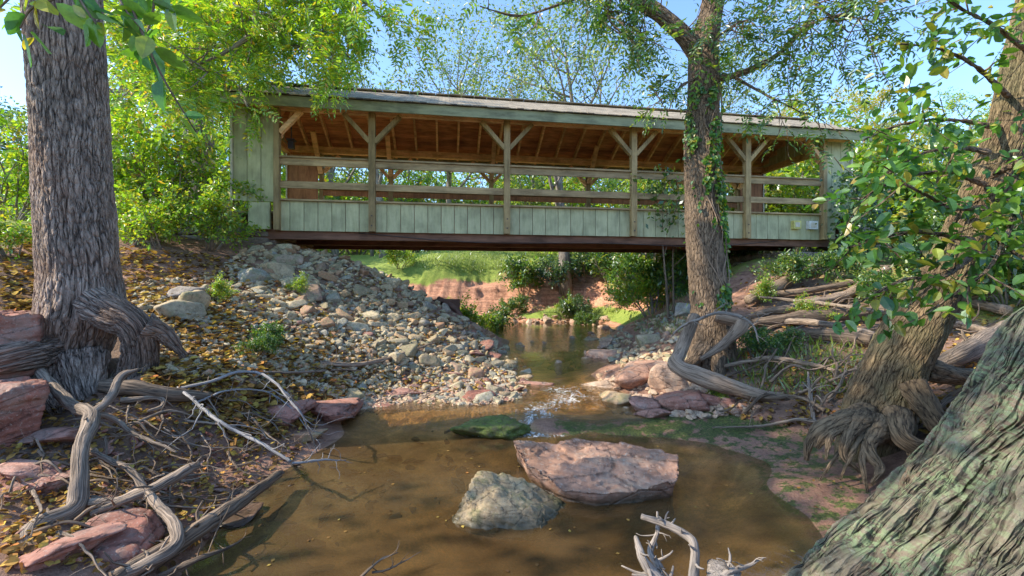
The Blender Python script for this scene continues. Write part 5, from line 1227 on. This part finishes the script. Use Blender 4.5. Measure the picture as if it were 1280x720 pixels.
wood('fallen_log', gp((940,415,.12),(1010,408,.15),(1080,402,.15),(1120,400,.15)), [.07,.10,.11,.11], 'drift_dark', 'thick shadowed log in the middle of the log pile', 2, .4, 20, 36)
wood('fallen_log', gp((985,425,.1),(1040,430,.12),(1090,438,.12)), [.06,.09,.09], 'drift_dark', 'dark split log at the bottom of the log pile', 2, .3, 18, 37)
wood('fallen_log', gp((1160,478,.1),(1210,458,.15),(1260,430,.18)), [.06,.09,.08], 'drift', 'grey shredded log right of the leaning tree', 5, .4, 16, 38)
wood('fallen_branch', gp((950,392,.3),(1010,400,.3),(1090,412,.28),(1130,425,.25)), [.02,.03,.03,.02], 'drift', 'slim grey branch lying on top of the log pile', 3, .5, 10, 39)
wood('fallen_branch', gp((970,360,.2),(1040,352,.25),(1120,345,.2)), [.02,.03,.02], 'drift_tan', 'slim brown branch below the bridge at right', 3, .5, 10, 40)
wood('bare_branch', wp((1010,465,4.6),(1015,500,4.4),(1020,540,4.2)), [.008,.02,.02], 'drift_pale', 'forked white branch standing before the leaning tree', 6, .4, 10, 41, tr=.5, tdir=(0, 0, .9))
wood('bare_branch', gp((890,538,.03),(950,540,.05),(1000,535,.06),(1050,545,.05)), [.006,.014,.018,.014], 'drift', 'pale root lying along the back of the mossy ledge', 6, .25, 8, 42)
wood('fallen_branch', gp((1175,400,.2),(1230,395,.3),(1290,375,.3)), [.03,.04,.03], 'drift_dark', 'dark limb behind the lichen covered trunk', 4, .4, 12, 43)
for k in range(48):
    px = rr.uniform(880, 1180); py = rr.uniform(370, 530); a = G(px, py, .06); L = rr.uniform(.4, 1.1); th = rr.uniform(-.7, .7); pts = [a]
    for s in range(4):
        th += rr.normal() * .2; q = pts[-1] + np.array([math.cos(th), math.sin(th), 0]) * L / 4; q[2] = float(H(np.array([q[0]]), np.array([q[1]]))[0]) + .06 + rr.uniform(0, .16); pts.append(q)
    wood('dead_stick', pts, np.linspace(rr.uniform(.008, .02), .003, 5), ['drift', 'drift_tan', 'drift_dark'][k % 3], 'thin brown stick among the logs on the right bank', 3, .25, 6, 200 + k, 'stick', 'sticks in the right log pile')
for i, b in enumerate([([(920,420),(990,412),(1070,425),(1110,440)], [.03,.05,.05,.04], 'drift', 'grey log crossing the lower log pile'), ([(955,378),(1010,372),(1075,360)], [.05,.06,.05], 'drift_dark', 'charred looking log between the two brown logs'),
    ([(905,470),(960,462),(1010,470),(1050,480)], [.02,.03,.025,.015], 'drift_tan', 'thin exposed root above the tan log'), ([(1130,395),(1190,385),(1260,400)], [.05,.07,.07], 'drift_tan', 'brown log passing behind the leaning tree'),
    ([(1150,425),(1200,418),(1270,440)], [.04,.05,.05], 'drift', 'weathered grey log right of the leaning trunk'), ([(900,500),(950,512),(1000,515),(1030,530)], [.012,.02,.02,.02], 'drift_dark', 'dark exposed root behind the ledge')]):
    wood('fallen_log' if i != 2 and i != 5 else 'exposed_root', [G(x, y, .12) for x, y in b[0]], b[1], b[2], b[3], 3, .4, 16, 70 + i, 'log' if i != 2 and i != 5 else 'root')
n_ = 70; qx = np.c_[rr.uniform(-1.5, 1.9, n_), rr.uniform(2.3, 4.3, n_)]; qz = HG(qx[:, 0], qx[:, 1]); qx = qx[qz < -.04]; n_ = len(qx); a_ = rr.uniform(0, 6.28, n_)
tag(leaf_obj('floating_leaves', np.c_[qx, np.full(n_, .006)], np.c_[np.cos(a_), np.sin(a_), 0 * a_], np.c_[rr.normal(size=(n_, 2)) * .05, np.ones(n_)], rr.uniform(.015, .035, n_), M['litter'], asp=.7, quad=True), 'small fallen leaves floating on the brown pool', 'leaf litter', kind='stuff')
px, py, q = scatter([(340,600),(430,550),(620,530),(640,600),(520,640),(400,719),(300,719)], 170, rr); q[:, 2] -= .01
tag(stones_mesh('pool_stones', [(a, rr.uniform(.02, .09)) for a in q], M['redstone'], 3, .25, .1, rr), 'flat red stones lying on the pool bottom', 'stones', kind='stuff')
# snag in the pool, bottom
sg = empty('bleached_snag', tuple(w3(835, 712, 2.1)), 0, 'bleached white driftwood snag sticking out of the pool at bottom centre', 'driftwood')
so = np.array(sg.location)
def sgb(pts, R, seed, tw, tl, name='limb'):
    o = wood(name, wp(*pts), R, 'drift_pale', None, tw, tl, 14, seed, None, lump=.25, tr=.5); o.location = [float(v) for v in (np.array(o.location) - so)]; o.parent = sg
    for k in ('label', 'category'): 
        if k in o: del o[k]
sgb([(802,645,2.15),(830,655,2.1),(855,668,2.05),(866,685,2.0),(864,730,1.95)], [.013,.017,.019,.02,.024], 51, 6, .08)
sgb([(795,672,2.1),(803,695,2.0),(815,712,1.98),(840,735,1.95)], [.013,.02,.024,.024], 52, 12, .14)
sgb([(822,640,2.2),(822,665,2.15),(812,690,2.08),(825,715,2.0)], [.005,.010,.015,.02], 53, 12, .1)
sgb([(955,697,1.95),(935,706,1.95),(910,712,1.92),(885,730,1.9)], [.003,.008,.013,.02], 54, 10, .1)
sgb([(910,685,2.0),(912,700,1.97),(900,725,1.92)], [.003,.007,.012], 55, 2, .06)
V, Fc = rock(77, 4, 10, .2, (.075, .06, .06), 8, .6, 0, .2); tag(mesh_np('snag_knot', V, Fc, M['drift_pale'], True, {'bc': V}, None, w3(898, 722, 1.93)), 'rounded bleached stump knot beside the white snag at the bottom', 'driftwood')
wood('dead_twig', wp((450,722,2.2),(475,700,2.3),(497,690,2.35)), [.008,.006,.002], 'drift_dark', 'dark twig poking from the pool at the bottom edge', 4, .15, 6, 60, 'twig')
wood('dead_twig', wp((465,716,2.25),(490,710,2.3),(525,690,2.4)), [.006,.005,.002], 'drift_dark', 'second thin dark twig just right of the first in the pool', 3, .12, 6, 61, 'twig')
wood('dead_branch', wp((200,722,2.25),(250,700,2.3),(285,688,2.4),(300,680,2.45)), [.02,.015,.01,.004], 'drift_dark', 'black wet branch at the shore below the dark log', 8, .25, 8, 62, 'branch')
# rusty drain collar on the far side of the riprap
dr = empty('drain_pipe', (-1.62, 10.2, .95), -.5, 'rusty square drain collar behind the crest of the riprap', 'pipe')
mb = MB()
for dx, dz, w_, h_ in ((0, .2, .5, .05), (0, -.2, .5, .05), (-.22, 0, .05, .35), (.22, 0, .05, .35)): mb.box((dx, 0, dz), (w_, .6, h_))
mb.build('collar', M['rust'], dr)
mb = MB(); add_tube(mb, [(-.1, -.1, .25), (.35, -.1, .05), (.7, -.1, -.3)], [.06, .06, .05], 10, .1, .1); mb.build('pipe', M['rust'], dr, True)

# ------------------------------------------------------------------ camera, light, world
sc = bpy.context.scene
cam = bpy.data.cameras.new('camera'); co = bpy.data.objects.new('camera', cam); C.objects.link(co)
co.location = (0, 0, CAMZ); co.rotation_euler = (PI / 2, 0, 0); cam.sensor_width = 36; cam.lens = 36 * F / 1280; cam.shift_y = -(CY - 360) / 1280 * -1
cam.clip_start = .05; cam.clip_end = 1500; sc.camera = co
sd = Vector((-.80, -.12, .62)).normalized()
el = math.asin(sd.z); rot = math.atan2(sd.x, sd.y)
sun = bpy.data.lights.new('sun', 'SUN'); sun.energy = 8.4; sun.angle = math.radians(.6); sun.color = (1, .90, .74)
so_ = bpy.data.objects.new('sun', sun); C.objects.link(so_); so_.rotation_euler = sd.to_track_quat('Z', 'Y').to_euler()
wd = bpy.data.worlds.new('World'); sc.world = wd; wd.use_nodes = True; nt = wd.node_tree; nt.nodes.clear()
N = NT(nt); sky = nt.nodes.new('ShaderNodeTexSky'); sky.sky_type = 'NISHITA'; sky.sun_disc = False; sky.sun_elevation = el; sky.sun_rotation = rot
sky.air_density = 1.0; sky.dust_density = .6; sky.ozone_density = 1.2
bgn = nt.nodes.new('ShaderNodeBackground'); bgn.inputs[1].default_value = .38; wo = nt.nodes.new('ShaderNodeOutputWorld')
nt.links.new(N.mix(1.0, sky.outputs[0], (.82, 1.0, 1.17), 'MULTIPLY'), bgn.inputs[0]); nt.links.new(bgn.outputs[0], wo.inputs[0])
sc.view_settings.view_transform = 'Standard'; sc.view_settings.look = 'None'; sc.view_settings.exposure = 0; sc.view_settings.gamma = 1.07
sc.render.engine = 'CYCLES'; cy = sc.cycles
cy.max_bounces = 8; cy.diffuse_bounces = 4; cy.transparent_max_bounces = 8; cy.transmission_bounces = 4; cy.caustics_reflective = False; cy.caustics_refractive = False
cy.sample_clamp_indirect = 6; cy.use_denoising = True
